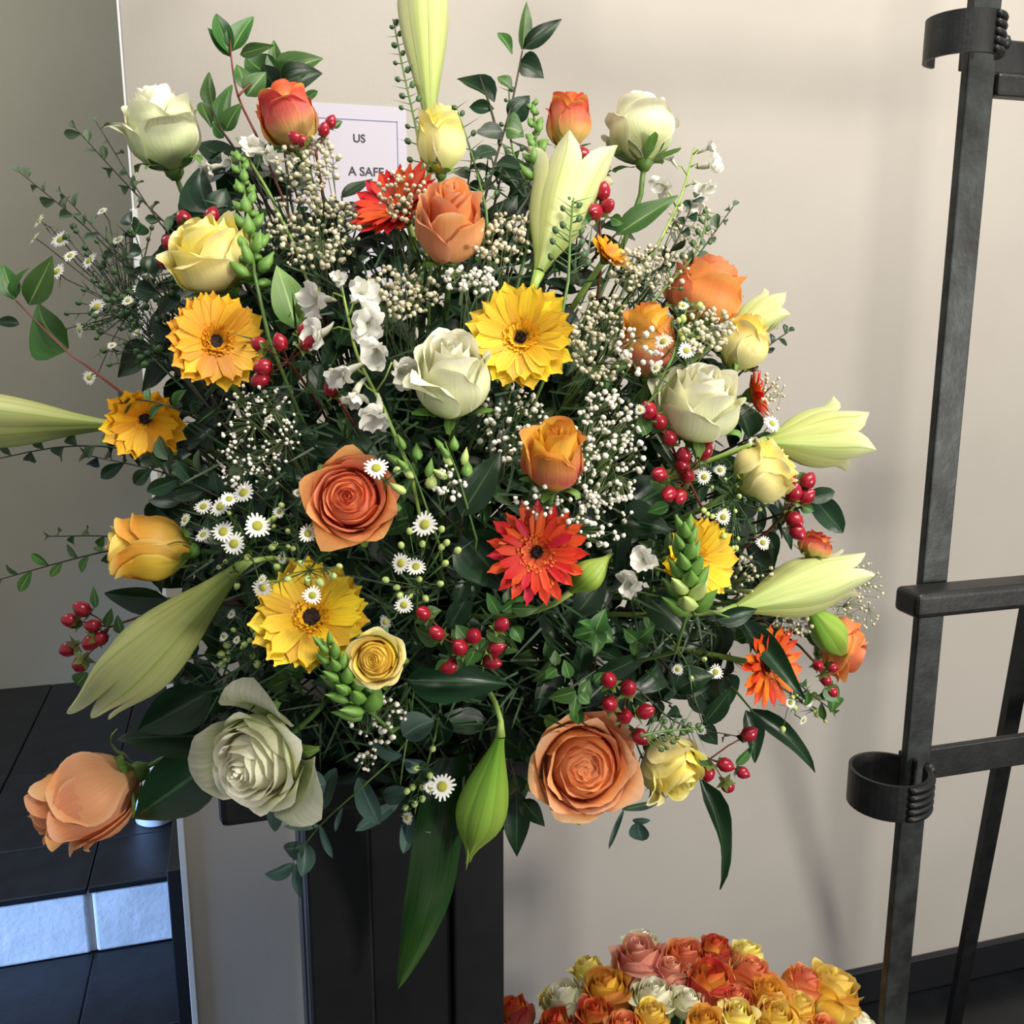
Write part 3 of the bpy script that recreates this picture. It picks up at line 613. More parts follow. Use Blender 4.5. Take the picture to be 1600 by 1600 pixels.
lily('tall slim lily bud rising out of the top of the picture', (672, 200), (656, -110), 84, .0, 'lily_pale', (.02, .06), .2, .3, fat=.62)
lily('yellowish lily bud running out of the left edge', (172, 664), (-150, 650), 90, .0, 'lily', (.0, .02), .5, .3)
lily('slender green lily bud hanging down over the pedestal', (782, 1150), (728, 1360), 84, .0, 'lily_green', (.0, -.03), .1, .08, fat=.55)
lily('opening pale lily at the upper middle right of the scarlet gerbera', (842, 425), (902, 250), 100, .5, 'lily_pale', (.0, .0), .6, .7)
lily('opening lily with pointed petals at the right beside the yellow rose', (1196, 690), (1325, 680), 92, .55, 'lily', (.0, .02), .25, .6)
lily('half open lily pointing right above the coral rose', (1150, 952), (1345, 885), 92, .28, 'lily_pale', (.0, .02), .0, .45, fat=.55)
lily('short green lily bud against the scarlet gerbera', (892, 925), (958, 862), 52, .0, 'lily_green', (-.01, -.03), .0, .1, fat=.45)
lily('green lily bud drooping in front of the far right coral rose', (1262, 945), (1328, 1034), 56, .0, 'lily_green', (-.01, -.01), .2, .12, fat=.5)
lily('pale lily half hidden behind the small yellow rose at right', (1140, 520), (1212, 480), 60, .35, 'lily_pale', (.03, .04), .2, .6)

# ================================================================== FOLIAGE, BERRIES, SMALL FLOWERS
def P3(x, y, dz=0.): return at(x, y, dome(x, y)+dz)
def spline(pts, n):
    """smooth line through world points"""
    pts = [Vector(p) for p in pts]
    if len(pts) == 2: return [pts[0].lerp(pts[1], i/(n-1)) for i in range(n)]
    q = [pts[0]*2-pts[1]] + pts + [pts[-1]*2-pts[-2]]; out = []
    m = len(pts)-1
    for i in range(n):
        t = i/(n-1)*m; k = min(int(t), m-1); f = t-k; a, b, c, d = q[k:k+4]
        out.append(.5*((2*b)+(c-a)*f+(2*a-5*b+4*c-d)*f*f+(3*b-a-3*c+d)*f**3))
    return out
def stem_part(root, pts, r0, r1, mat, n=10, to_heart=True, name='stem'):
    c = spline(pts, n); O = root.matrix_basis.translation
    if to_heart:
        e = HEART + (c[0]-HEART)*.25; t0 = (c[0]-c[1]).normalized(); L = (c[0]-e).length
        c = [c[0]*(1-t)**2 + (c[0]+t0*L*.4)*2*t*(1-t) + e*t*t for t in (1, .75, .5, .25)] + c
    rad = [r0+(r1-r0)*i/(len(c)-1) for i in range(len(c))]
    return obj(name, mesh(name, *tube_data([p-O for p in c], rad, 5), M[mat]), root)
def leafset(label, stems, lvs, group='leafy twigs of the bouquet', smat='stem_dark', name='leaf_sprig', cat='foliage', r0=.0016, dz=0., heart=True):
    """stems: picture paths [(x, y, dz)...]; lvs: (x0, y0, x1, y1, width px, kind)"""
    b = stems[0][0] if stems else lvs[0][:2]+(0.,); O = P3(b[0], b[1], (b[2] if len(b) > 2 else 0)+dz)
    root = thing(name, label, cat, O, None, group)
    for i, st in enumerate(stems): stem_part(root, [P3(p[0], p[1], (p[2] if len(p) > 2 else 0)+dz) for p in st], r0, r0*.6, smat, to_heart=(i == 0 and heart))
    for (x0, y0, x1, y1, wd, key) in lvs:
        d0 = dome((x0+x1)/2, (y0+y1)/2)+dz; a = at(x0, y0, d0+.004); e = at(x1, y1, d0+rnd.uniform(-.012, .008))
        L = (e-a).length*1.03; wm = wd*d0/FOC
        me_w = LEAF[key][1].vertices; unit = max(v.co.x for v in me_w)*2
        put_leaf(root, key, a, e-a, -CF + CU*rnd.uniform(-.4, .6) + CR*rnd.uniform(-.5, .5), L, (wm/L)/unit*1.0*1.08)
    return root
def twig(label, path, key, n, size, group='leafy twigs of the bouquet', smat='stem_dark', spread=.8, r0=.0013, name='leafy_twig', dz=0., term=True, wscale=1., start=.1, heart=True):
    pts = [P3(p[0], p[1], (p[2] if len(p) > 2 else 0)+dz) for p in path]; root = thing(name, label, 'foliage', pts[0], None, group)
    stem_part(root, pts, r0, r0*.45, smat, 12, heart); c = spline(pts, 40)
    for i in range(n):
        t = start + (1-start)*(i+.5)/n; k = min(int(t*39), 38); p = c[k]; tg = (c[k+1]-c[k]).normalized(); side = tg.cross(CF).normalized()*(1 if i % 2 else -1)
        d = tg*math.cos(spread) + side*math.sin(spread)*rnd.uniform(.6, 1.1) - CF*rnd.uniform(-.5, .5)
        put_leaf(root, key, p, d, -CF+CU*rnd.uniform(-.6, .6)+CR*rnd.uniform(-.7, .7), size/FOC*.9*rnd.uniform(.7, 1.15), wscale)
    if term: put_leaf(root, key, c[-1], c[-1]-c[-3], -CF+CR*rnd.uniform(-.6, .6), size/FOC*.8, wscale)
    return root

# ---- leafy twigs one can pick out
leafset('green leafy twig with reddish stem at the top left corner of the bouquet', [[(400, 210, .03), (372, 150, .01), (362, 95), (360, 60)], [(372, 150), (392, 130)]],
 [(360, 85, 330, 4, 24, 'broad'), (362, 80, 392, 16, 34, 'broad'), (360, 88, 324, 40, 22, 'broad'), (375, 85, 425, 70, 24, 'broad'), (385, 140, 372, 98, 34, 'broad'), (385, 150, 415, 108, 34, 'broad')], smat='stem_red')
leafset('green leaf cluster just above the red and yellow rose bud', [[(440, 200, .04), (437, 150, .02), (436, 125, .01)]],
 [(435, 132, 424, 56, 28, 'broad'), (438, 125, 494, 76, 40, 'broad'), (440, 130, 502, 104, 36, 'broad_dark'), (432, 130, 372, 76, 40, 'broad'), (428, 135, 408, 100, 40, 'broad_dark'), (470, 160, 495, 142, 18, 'small')], dz=.02)
leafset('small green leaves rising between the white rose and the red rose bud at top left', [[(365, 230, .03), (345, 200), (330, 165)]],
 [(333, 168, 318, 106, 26, 'broad'), (346, 200, 352, 122, 36, 'broad'), (330, 200, 312, 150, 18, 'small'), (352, 205, 372, 158, 30, 'broad'), (350, 215, 330, 190, 22, 'broad')])
leafset('dark leafy twig at the top centre right of the tall lily bud', [[(760, 300, .05), (780, 230, .02), (800, 160), (816, 80)], [(780, 220, .01), (765, 165), (750, 120)]],
 [(816, 78, 826, 0, 26, 'broad'), (818, 76, 880, 26, 26, 'broad_dark'), (812, 98, 852, 112, 32, 'broad_dark'), (800, 85, 780, 42, 18, 'small'), (772, 160, 714, 100, 32, 'broad_dark'), (772, 170, 735, 165, 18, 'small_dark'),
  (795, 185, 830, 150, 36, 'broad_dark'), (785, 205, 745, 205, 34, 'broad_dark'), (790, 200, 820, 200, 40, 'broad'), (775, 235, 740, 240, 34, 'broad_dark'), (800, 140, 780, 115, 22, 'small'), (775, 255, 815, 255, 34, 'broad_dark')])
leafset('green leaf spray with reddish stem at the far left edge', [[(185, 610, .04), (140, 575), (100, 545), (25, 470)]],
 [(106, 546, 28, 482, 68, 'broad'), (45, 476, 82, 402, 46, 'broad'), (22, 468, 2, 408, 30, 'broad'), (26, 465, 26, 415, 20, 'broad'), (30, 506, -12, 500, 18, 'broad_dark')], smat='stem_red', group=None)
leafset('single matt green leaf pointing up right under the cream white rose', [[(930, 400, .05), (962, 366)]], [(962, 368, 1058, 302, 46, 'broad')], dz=-.01, group=None)
leafset('dark rounded leaves at the right beside the berries', [[(1230, 800, .05), (1270, 785)]], [(1268, 775, 1318, 832, 44, 'round'), (1262, 780, 1305, 768, 28, 'round')], group=None)
leafset('light green folded leaf beside the white larkspur', [[(480, 545, .06), (462, 512)]], [(462, 512, 436, 412, 64, 'broad_lite'), (468, 500, 500, 450, 40, 'broad_lite')], group=None, dz=.01)
leafset('dark green leaf under the greenish white rose at upper left', [[(345, 360, .05), (330, 330)]], [(328, 332, 288, 250, 52, 'salal'), (335, 335, 355, 290, 36, 'salal')], group=None)
leafset('dark pointed leaf right of the coral rose', [[(715, 860, .05), (722, 805)]], [(720, 806, 782, 706, 62, 'salal')], group=None, dz=-.005)
leafset('broad dark leaf left of the scarlet gerbera', [[(690, 800, .05), (722, 835)]], [(722, 836, 800, 925, 70, 'salal')], group=None, dz=.01)
leafset('dark leaf behind the orange daisy-like gerbera and the berries at right', [[(960, 830, .05), (985, 800)]], [(975, 800, 1065, 745, 60, 'salal'), (970, 815, 1050, 815, 50, 'salal')], group=None, dz=.02)
leafset('long dark leaf lying level above the hanging lily bud', [[(560, 1050, .06), (640, 1062)]], [(635, 1062, 806, 1068, 52, 'salal')], group=None, dz=.0)
leafset('broad dark leaf between the hanging peach bud and the ivory rose', [[(360, 1150, .05), (335, 1190)]], [(350, 1180, 190, 1290, 92, 'salal'), (345, 1150, 180, 1150, 80, 'salal'), (330, 1080, 205, 1150, 70, 'salal')], group=None, dz=.02)
leafset('dark leaf under the amber yellow rose at left', [[(300, 940, .04), (262, 935)]], [(262, 936, 150, 935, 42, 'broad_dark')], group=None)
leafset('curled dark green leaf beside the largest peach rose', [[(800, 1200, .04), (812, 1240)]], [(808, 1235, 806, 1340, 48, 'salal'), (815, 1250, 850, 1290, 34, 'salal')], group=None)
leafset('long strap leaf crossing the orange gerbera at right', [[(1080, 945, .03), (1140, 965)]], [(1150, 960, 1262, 1092, 40, 'salal'), (1120, 968, 1190, 955, 30, 'broad_dark')], group=None, dz=-.02, smat='stem')
leafset('narrow grey green leaf below the orange gerbera', [[(1150, 1080, .04), (1175, 1110)]], [(1172, 1108, 1312, 1206, 26, 'long'), (1165, 1110, 1190, 1195, 34, 'salal')], group=None, smat='stem')
leafset('narrow dark leaf hanging furthest down at the right of the bouquet', [[(1060, 1160, .03), (1095, 1220)]], [(1095, 1218, 1184, 1410, 30, 'long')], group=None, smat='stem')
leafset('dark oval leaves near the lower right berries', [[(1060, 1060, .05), (1100, 1120)]], [(1060, 1075, 1112, 1045, 36, 'broad_dark'), (1100, 1130, 1145, 1080, 42, 'broad_dark'), (1095, 1130, 1120, 1165, 34, 'broad_dark')], group=None)
leafset('dark leaf over the greenery right of the lower middle', [[(990, 1010, .05), (1020, 980)]], [(1010, 930, 1085, 995, 56, 'salal'), (930, 1060, 1020, 1020, 36, 'salal'), (900, 960, 950, 900, 50, 'salal')], group=None, dz=.03)
# the long glossy leaf over the pedestal
g = thing('long_glossy_leaf', 'long glossy dark leaf hanging straight down over the black pedestal', 'foliage', P3(690, 1270, .0))
c = spline([P3(710, 1180, .05), P3(690, 1270, .01), P3(672, 1390, -.005), P3(650, 1470, .02), P3(622, 1545, .05)], 20); V = []; P = []
for j, p in enumerate(c):
    t = j/19; w = .047*math.sin(PI*min(1, .12+.88*t)**.9)**.7*(1-.1*t); tw = .5*math.sin(t*5)
    for i in range(9):
        u = -1+i/4; x = (CR*math.cos(tw)+CF*math.sin(tw)*.8 + CU*.15)*(u*w*.62); V.append(p + x - CF*(.006*(1-u*u)) + CF*.0022*math.sin(u*6+t*12)*(abs(u)) - g.matrix_basis.translation); P.append((u, t, 0))
obj('blade', mesh('blade', V, grid_faces(9, 20), M['leaf_gloss'], P), g)

# thin twigs
TW = [
 ('thin twig with small leaves rising highest at the upper left past the white rose', [(300, 410, .05), (230, 320), (150, 190)], 'small_grey', 11, 26),
 ('thin twig with small leaves left of the greenish white rose', [(290, 380, .05), (200, 290), (118, 200)], 'small_grey', 12, 30),
 ('thin twig reaching furthest up left among the tiny daisies', [(260, 480, .05), (140, 360), (32, 270)], 'small_grey', 13, 30),
 ('thin twig with pale tip at the left between daisy sprays', [(250, 460, .05), (170, 380), (95, 300)], 'small_grey', 10, 28),
 ('dark twig with paired leaves running out of the left edge below the lily bud', [(360, 760, .05), (240, 710), (110, 697), (-20, 720)], 'small_grey', 14, 40),
 ('dark twig of rounded leaves under the half closed golden gerbera', [(370, 790, .05), (260, 740), (140, 712)], 'small_dark', 10, 52),
 ('dark twig with slender leaves running out at left beside the amber rose', [(220, 850, .03), (120, 872), (-10, 908)], 'small', 10, 40),
 ('short dark twig above the amber rose at left', [(250, 850, .03), (170, 838), (78, 838)], 'small', 7, 34),
 ('leafy twig crossing the half closed golden gerbera', [(290, 645, .01), (250, 630, -.04), (195, 622, -.04)], 'small', 4, 34),
 ('thin twig with curled leaves at the upper right over the wall', [(1040, 470, .05), (1090, 400), (1146, 322)], 'small_grey', 10, 26),
 ('twig with small leaves below the white larkspur at upper right', [(1020, 440, .05), (1060, 370), (1085, 310)], 'small_dark', 9, 28),
 ('tiny twig with curled leaf right of the pale half hidden lily', [(1150, 590, .05), (1195, 545), (1232, 518)], 'small_dark', 6, 24),
 ('thin dark twig over the berries at lower right', [(1000, 1080, .03), (1060, 1130), (1150, 1150)], 'small_dark', 5, 40),
 ('dark twig with round leaves at the left behind the golden gerbera', [(330, 620, .06), (260, 500, .02), (205, 350)], 'round', 9, 42),
 ('small leafed twig below the orange gerbera at right', [(1180, 1000, .04), (1250, 1070), (1300, 1110)], 'small', 8, 34),
]
for (lab, path, key, n, sz) in TW: twig(lab, path, key, n, sz)
# eucalyptus
leafset('blue green eucalyptus sprig hanging over the left edge of the pedestal', [[(610, 1190, .03), (560, 1235), (500, 1290), (458, 1345)]],
 [(500, 1290, 445, 1292, 14, 'euc'), (500, 1290, 518, 1342, 14, 'euc'), (460, 1348, 412, 1378, 20, 'euc_round'), (462, 1350, 468, 1405, 20, 'euc_round'), (476, 1318, 478, 1370, 24, 'euc_round'), (476, 1320, 442, 1335, 28, 'euc_round'), (440, 1240, 425, 1300, 38, 'euc_round'), (535, 1262, 522, 1300, 10, 'euc')], smat='stem', r0=.0012, name='eucalyptus_sprig', group='eucalyptus sprigs')
leafset('blue green eucalyptus leaves in the shade above the pedestal', [[(640, 1130, .04), (630, 1190), (625, 1230)]],
 [(628, 1180, 572, 1172, 20, 'euc'), (632, 1185, 668, 1205, 22, 'euc_round'), (630, 1150, 672, 1120, 40, 'euc_round'), (625, 1252, 555, 1298, 24, 'euc'), (640, 1235, 590, 1250, 24, 'euc_round'), (640, 1270, 632, 1335, 22, 'euc_round'), (560, 1215, 590, 1290, 44, 'euc_round'), (510, 1225, 460, 1230, 40, 'euc_round'), (525, 1200, 500, 1265, 36, 'euc_round'), (650, 1275, 672, 1300, 12, 'euc')], smat='stem', r0=.0012, name='eucalyptus_sprig', group='eucalyptus sprigs')
leafset('small eucalyptus sprig dangling below the largest peach rose', [[(1010, 1200, .04), (1015, 1250), (975, 1265)]],
 [(1030, 1254, 972, 1266, 14, 'euc'), (975, 1264, 950, 1326, 10, 'euc'), (996, 1284, 1002, 1318, 30, 'euc_round'), (988, 1282, 1014, 1284, 10, 'euc')], smat='stem', r0=.0012, name='eucalyptus_sprig', group='eucalyptus sprigs')

# ---- hypericum
V, F = lathe_data([(0, -.5), (.3, -.42), (.47, -.12), (.44, .2), (.25, .46), (.06, .6), (0, .62)], 12); BERRY = mesh('berry', V, F, M['berry'])
mb = MB()
for k in range(5):
    a = 2*PI*k/5; ca, sa = math.cos(a), math.sin(a); mb.add(([(0, 0, -.5), (.3*ca-.2*sa, .3*sa+.2*ca, -.48), (.75*ca, .75*sa, -.42), (.3*ca+.2*sa, .3*sa-.2*ca, -.48)], [(0, 1, 2, 3)]))
CALYX = mb.mesh('calyx', M['calyx'], False)
def hypericum(label, base, spots, leaf_at=(), size=25, dz=-.015, smat='stem_red'):
    O = P3(base[0], base[1], .04); root = thing('hypericum_sprig', label, 'berries', O, None, 'hypericum sprigs')
    hub = P3(sum(s[0] for s in spots)/len(spots)*.6+base[0]*.4, sum(s[1] for s in spots)/len(spots)*.6+base[1]*.4, .015+dz)
    stem_part(root, [O, hub], .0016, .0012, smat, 6)
    for (x, y) in spots:
        p = P3(x, y, dz+rnd.uniform(-.006, .006)); d = (p-hub).normalized() - CF*rnd.uniform(-.2, .5); s = size*dome(x, y)/FOC*rnd.uniform(.9, 1.12)
        Mx = Matrix.Translation(p-O) @ frame_z(d, rnd.uniform(0, 6)).to_4x4() @ Matrix.Diagonal((s, s, s*1.05, 1))
        b = obj('berry', BERRY, root, Mx); obj('calyx', CALYX, b)
        obj('stalk', mesh('stalk', *tube_data([p-d.normalized()*s*.5-O, hub.lerp(p, .5)+CF*.004-O, hub-O], .0008, 4), M[smat]), root)
    for (x0, y0, x1, y1, wd) in leaf_at:
        d0 = dome(x0, y0)+dz+.006; a, e = at(x0, y0, d0), at(x1, y1, d0); L = (e-a).length; put_leaf(root, 'hyp', a, e-a, -CF+CU*rnd.uniform(-.4, .4)+CR*rnd.uniform(-.4, .4), L, wd*d0/FOC/L/.5)
hypericum('red berries left of the pale yellow rose', (330, 450), [(266, 380), (260, 409), (287, 342), (331, 338), (362, 372)], [(300, 370, 320, 340, 20), (290, 400, 262, 440, 20)], dz=.005)
hypericum('cluster of red berries furthest left beside the large lily bud', (230, 960), [(129, 952), (110, 969), (146, 978), (158, 998), (142, 1004), (107, 1014), (126, 1038)], [(150, 950, 145, 915, 16), (165, 980, 175, 950, 18), (190, 990, 180, 960, 18), (120, 1070, 135, 1050, 28), (130, 975, 105, 980, 14)], dz=.0)
hypericum('red berries beside the left golden gerbera and the larkspur', (470, 590), [(405, 538), (438, 536), (476, 516), (482, 536), (412, 573), (408, 592)], [(420, 560, 400, 570, 16)])
hypericum('single dark red berry below the white larkspur', (540, 640), [(517, 609)], [(530, 615, 548, 625, 12)])
hypericum('red berries on green leaves in the lower middle under the scarlet gerbera', (740, 1060), [(682, 989), (740, 994), (784, 976), (718, 1011), (703, 1041), (775, 1012), (769, 1034), (661, 958)],
 [(690, 1000, 640, 985, 26), (680, 960, 645, 975, 20), (665, 960, 690, 950, 18), (672, 970, 665, 985, 16), (730, 1000, 712, 975, 26), (780, 960, 760, 925, 26), (785, 955, 825, 930, 26), (790, 945, 800, 905, 22), (745, 1010, 730, 1045, 26), (760, 985, 790, 1005, 24), (700, 1030, 680, 1050, 22), (720, 1030, 712, 1050, 16), (800, 950, 845, 955, 24), (800, 980, 820, 1005, 22), (760, 1000, 745, 1020, 22)])
hypericum('red berries above the largest peach rose', (960, 1160), [(951, 1062), (982, 1075), (952, 1100), (976, 1119), (1008, 1112), (1000, 1151)],
 [(900, 1080, 855, 1095, 28), (905, 1090, 925, 1060, 24), (900, 1085, 895, 1125, 24), (890, 1060, 882, 1030, 24), (870, 1045, 850, 1060, 22), (868, 1040, 868, 1015, 20), (905, 1085, 922, 1100, 24), (900, 1105, 905, 1138, 22), (930, 1065, 945, 1050, 18)])
hypericum('red berries directly below the large ivory rose at right', (1100, 800), [(1013, 641), (1031, 659), (1046, 684), (1068, 712), (1101, 706), (1030, 741), (1074, 743), (1062, 776), (1045, 772), (1102, 690), (1066, 728)], [(1040, 760, 1015, 750, 24), (1010, 680, 1000, 650, 26), (1045, 790, 1010, 800, 22)], dz=-.02, size=26)
hypericum('red berries between the red rose bud and the cream white rose at the top', (940, 400), [(910, 244), (943, 258), (929, 331), (949, 322), (942, 300), (926, 288)], [(920, 350, 905, 330, 18), (955, 340, 975, 350, 20)])
hypericum('red berries at the right beside the dark rounded leaf', (1200, 830), [(1240, 770), (1259, 776), (1241, 812), (1246, 831), (1232, 746), (1262, 752)], [(1250, 790, 1275, 800, 18), (1245, 755, 1270, 740, 22)])
hypericum('red berries hanging lowest at the right', (1060, 1170), [(1106, 1208), (1133, 1195), (1160, 1207), (1137, 1228), (1170, 1147)], [(1150, 1195, 1180, 1165, 22), (1110, 1200, 1090, 1175, 20)], size=22)
hypericum('dark red berries under the red and yellow rose bud at top left', (500, 280), [(506, 203), (517, 191), (462, 216), (472, 220)], [(520, 200, 535, 185, 12)], size=20)
hypericum('dark red berries below the far right coral rose', (1250, 1010), [(1290, 1062), (1278, 1040), (1300, 1080), (1300, 1042)], [(1290, 1070, 1312, 1100, 34), (1300, 1090, 1308, 1115, 30)], size=20)
# plain leafy hypericum shoots
leafset('light green leaf whorl in the dark right of the scarlet gerbera', [[(930, 1040, .04), (930, 980)]], [(930, 985, 945, 955, 26, 'hyp'), (930, 985, 895, 995, 22, 'hyp'), (932, 985, 962, 1000, 26, 'hyp'), (930, 985, 937, 1022, 24, 'hyp'), (925, 980, 910, 970, 16, 'hyp')], group=None, dz=.01)
leafset('green three leaf tip in the dark beside the green snapdragon', [[(1000, 1060, .05), (995, 1000, .02)]], [(995, 1000, 975, 985, 22, 'hyp'), (995, 1000, 1020, 985, 22, 'hyp'), (995, 1000, 990, 1025, 22, 'hyp'), (1150, 1000, 1170, 990, 20, 'hyp')], group=None, dz=.02)

# ---- daisies (small white asters)
mb = MB()
for k in range(17):
    a = 2*PI*k/17; L = .5*(1+.12*math.sin(k*5.1)); ca, sa = math.cos(a), math.sin(a); w = .062
    V = []; P = []
    for t, ww, z in ((.14, .6, .02), (.32, 1, .05), (L, .55, .03+.03*math.sin(k*3))):
        V += [(t*ca-w*ww*sa, t*sa+w*ww*ca, z), (t*ca+w*ww*sa, t*sa-w*ww*ca, z)]; P += [(-1, t*2, 0), (1, t*2, 0)]
    mb.add((V, [(0, 1, 3, 2), (2, 3, 5, 4)]), P)
DAISY = mb.mesh('daisy_head', M['daisy'])
V, F = lathe_data([(.2, 0), (.19, .07), (.12, .11), (0, .12)], 12); DDISC = mesh('disc', V, F, M['daisy_disc'])
V, F = lathe_data([(0, -.5), (.4, -.3), (.5, 0), (.36, .35), (.1, .5), (0, .5)], 7); BUD = {k: mesh('bud', V, F, M[k]) for k in ('bud_pale', 'bud_green', 'bud_dark')}
def daisies(label, base, heads, buds=(), dz=-.015, bud='bud_pale', needles=40, spreadpx=60, smat='stem', group='daisy sprays'):
    O = P3(base[0], base[1], .05); root = thing('daisy_spray', label, 'daisies', O, None, group)
    allp = [(h[0], h[1]) for h in heads]+[(b[0], b[1]) for b in buds]; mx, my = sum(p[0] for p in allp)/len(allp), sum(p[1] for p in allp)/len(allp)
    hub = P3(mx*.6+base[0]*.4, my*.6+base[1]*.4, .02+dz); stem_part(root, [O, hub], .0014, .001, smat, 6); sm_ = MB()
    for (x, y, s) in heads:
        p = P3(x, y, dz+rnd.uniform(-.006, .006)); sz = s*dome(x, y)/FOC; f = (-CF + CR*rnd.uniform(-.5, .5) + CU*rnd.uniform(-.1, .7) + (p-hub).normalized()*.5)
        hd = obj('daisy_head', DAISY, root, Matrix.Translation(p-O) @ frame_z(f, rnd.uniform(0, 6)).to_4x4() @ Matrix.Diagonal((sz, sz, sz, 1))); obj('disc', DDISC, hd)
        sm_.tube([p-f.normalized()*.001-O, p-f.normalized()*.012-O, hub.lerp(p, .4)-O, hub-O], .0006, 4)
    for b in buds:
        x, y = b[:2]; s = b[2] if len(b) > 2 else 11
        p = P3(x, y, dz+rnd.uniform(-.004, .012)); sz = s*dome(x, y)/FOC
        obj('bud', BUD[bud], root, Matrix.Translation(p-O) @ frame_z(p-hub, 0).to_4x4() @ Matrix.Diagonal((sz, sz, sz*1.15, 1))); sm_.tube([p-O, hub.lerp(p, .5)+CF*.003-O, hub-O], .0005, 3)
    obj('stalks', sm_.mesh('stalks', M[smat]), root)
    nb = MB()
    for k in range(needles):
        x, y = rnd.choice(allp); q = hub.lerp(P3(x, y, dz), rnd.random()); d = Vector((rnd.uniform(-1, 1), rnd.uniform(-1, 1), rnd.uniform(-1, 1))).normalized(); L = rnd.uniform(.008, .022); w = d.cross(CF).normalized()*.0007
        nb.add(([q-w-O, q+w-O, q+d*L+CF*.002-O], [(0, 1, 2)]))
    if needles: o = obj('needle_leaves', nb.mesh('needle_leaves', M['needle'], False), root); o['kind'] = 'stuff'
def sc(cx, cy, rx, ry, n, s=10): return [(cx+rx*rnd.uniform(-1, 1), cy+ry*rnd.uniform(-1, 1), s*rnd.uniform(.7, 1.2)) for _ in range(n)]
daisies('spray of white daisies with green centres left of the coral rose', (400, 880), [(381, 770, 36), (402, 822, 40), (366, 850, 36), (349, 831, 34), (345, 792, 34), (318, 792, 28), (358, 780, 26), (318, 836, 26), (290, 812, 22), (410, 920, 30), (436, 800, 18)], sc(400, 860, 60, 60, 14, 10))
daisies('single white daisy at the upper right rim of the coral rose', (600, 780), [(588, 732, 36)], [(620, 735, 12)], dz=-.05, needles=6)
daisies('white daisy at the lower left of the coral rose', (470, 880), [(481, 834, 28), (441, 872, 20), (465, 770, 14)], [(503, 843, 11), (440, 790, 10), (450, 830, 9), (430, 850, 9)])
daisies('white daisies on dark stems in the middle right of the coral rose', (650, 960), [(664, 820, 40), (627, 880, 32), (650, 886, 30), (631, 945, 28), (602, 972, 22)], [(640, 830), (627, 852), (690, 827), (698, 848), (715, 860, 12), (696, 880), (660, 850), (690, 855), (603, 906), (655, 905), (640, 930), (688, 912), (625, 930), (620, 918), (665, 935)])
daisies('small daisies lying across the lower left yellow gerbera', (500, 870), [(488, 930, 28), (411, 918, 28), (410, 905, 16)], [(500, 910, 14), (520, 900, 12), (530, 885, 10), (480, 905, 11), (450, 905, 10), (470, 880, 10)], dz=-.04, needles=14)
daisies('white daisies hanging beside the green lily bud above the pedestal', (680, 1150), [(691, 1229, 40), (637, 1278, 20), (672, 1230, 20)], [(636, 1236), (660, 1248), (648, 1256), (634, 1262), (672, 1212), (676, 1170), (650, 1200), (645, 1230), (660, 1230)])
daisies('spray of tiny white daisies at the far left against the grey wall', (260, 560), [(95, 375, 30), (62, 345, 26), (140, 408, 30), (152, 480, 30), (125, 515, 26), (90, 425, 30), (140, 590, 22), (222, 452, 28), (185, 375, 22), (160, 330, 18), (55, 372, 24), (110, 400, 24), (200, 470, 20)], sc(170, 440, 70, 90, 46, 10), dz=.02, bud='bud_dark', needles=260, smat='stem_dark')
daisies('dark budded daisy stems left of the golden gerbera', (330, 640), [(215, 520, 18), (175, 540, 16)], sc(215, 490, 60, 80, 40, 11), dz=.03, bud='bud_dark', needles=260, smat='stem_dark')
daisies('tiny daisies in front of the veiled rose bud at right', (1080, 620), [(1037, 534, 28), (1072, 548, 26), (1068, 478, 16), (1025, 575, 18), (1100, 745, 22), (1000, 640, 16)], sc(1070, 500, 25, 30, 10, 10), dz=-.045, needles=30)
daisies('small daisies between the yellow rose and the right lily', (1150, 760), [(1206, 662, 28), (1130, 808, 24), (1192, 848, 22), (1125, 735, 20), (1178, 690, 18), (1100, 745, 16)], sc(1150, 800, 60, 60, 20, 9), dz=-.01, needles=80)
daisies('pale daisies deep in the shade at lower right', (1050, 1000), [(1059, 1046, 18), (1118, 1050, 24), (1095, 1140, 18)], [(1080, 1060, 9), (1100, 1030, 9)], dz=.0, needles=20)
daisies('greenish daisy buds at the left below the coral rose', (440, 1000), [(350, 995, 16), (370, 1000, 14), (362, 960, 16)], sc(375, 1010, 30, 30, 16, 11), dz=.0, needles=90)
daisies('daisy buds along the lower right rim of the bouquet', (1200, 1060), [(1235, 1098, 18), (1262, 1097, 18), (1255, 1125, 16)], sc(1260, 1110, 40, 30, 14, 9), dz=.0, needles=50)

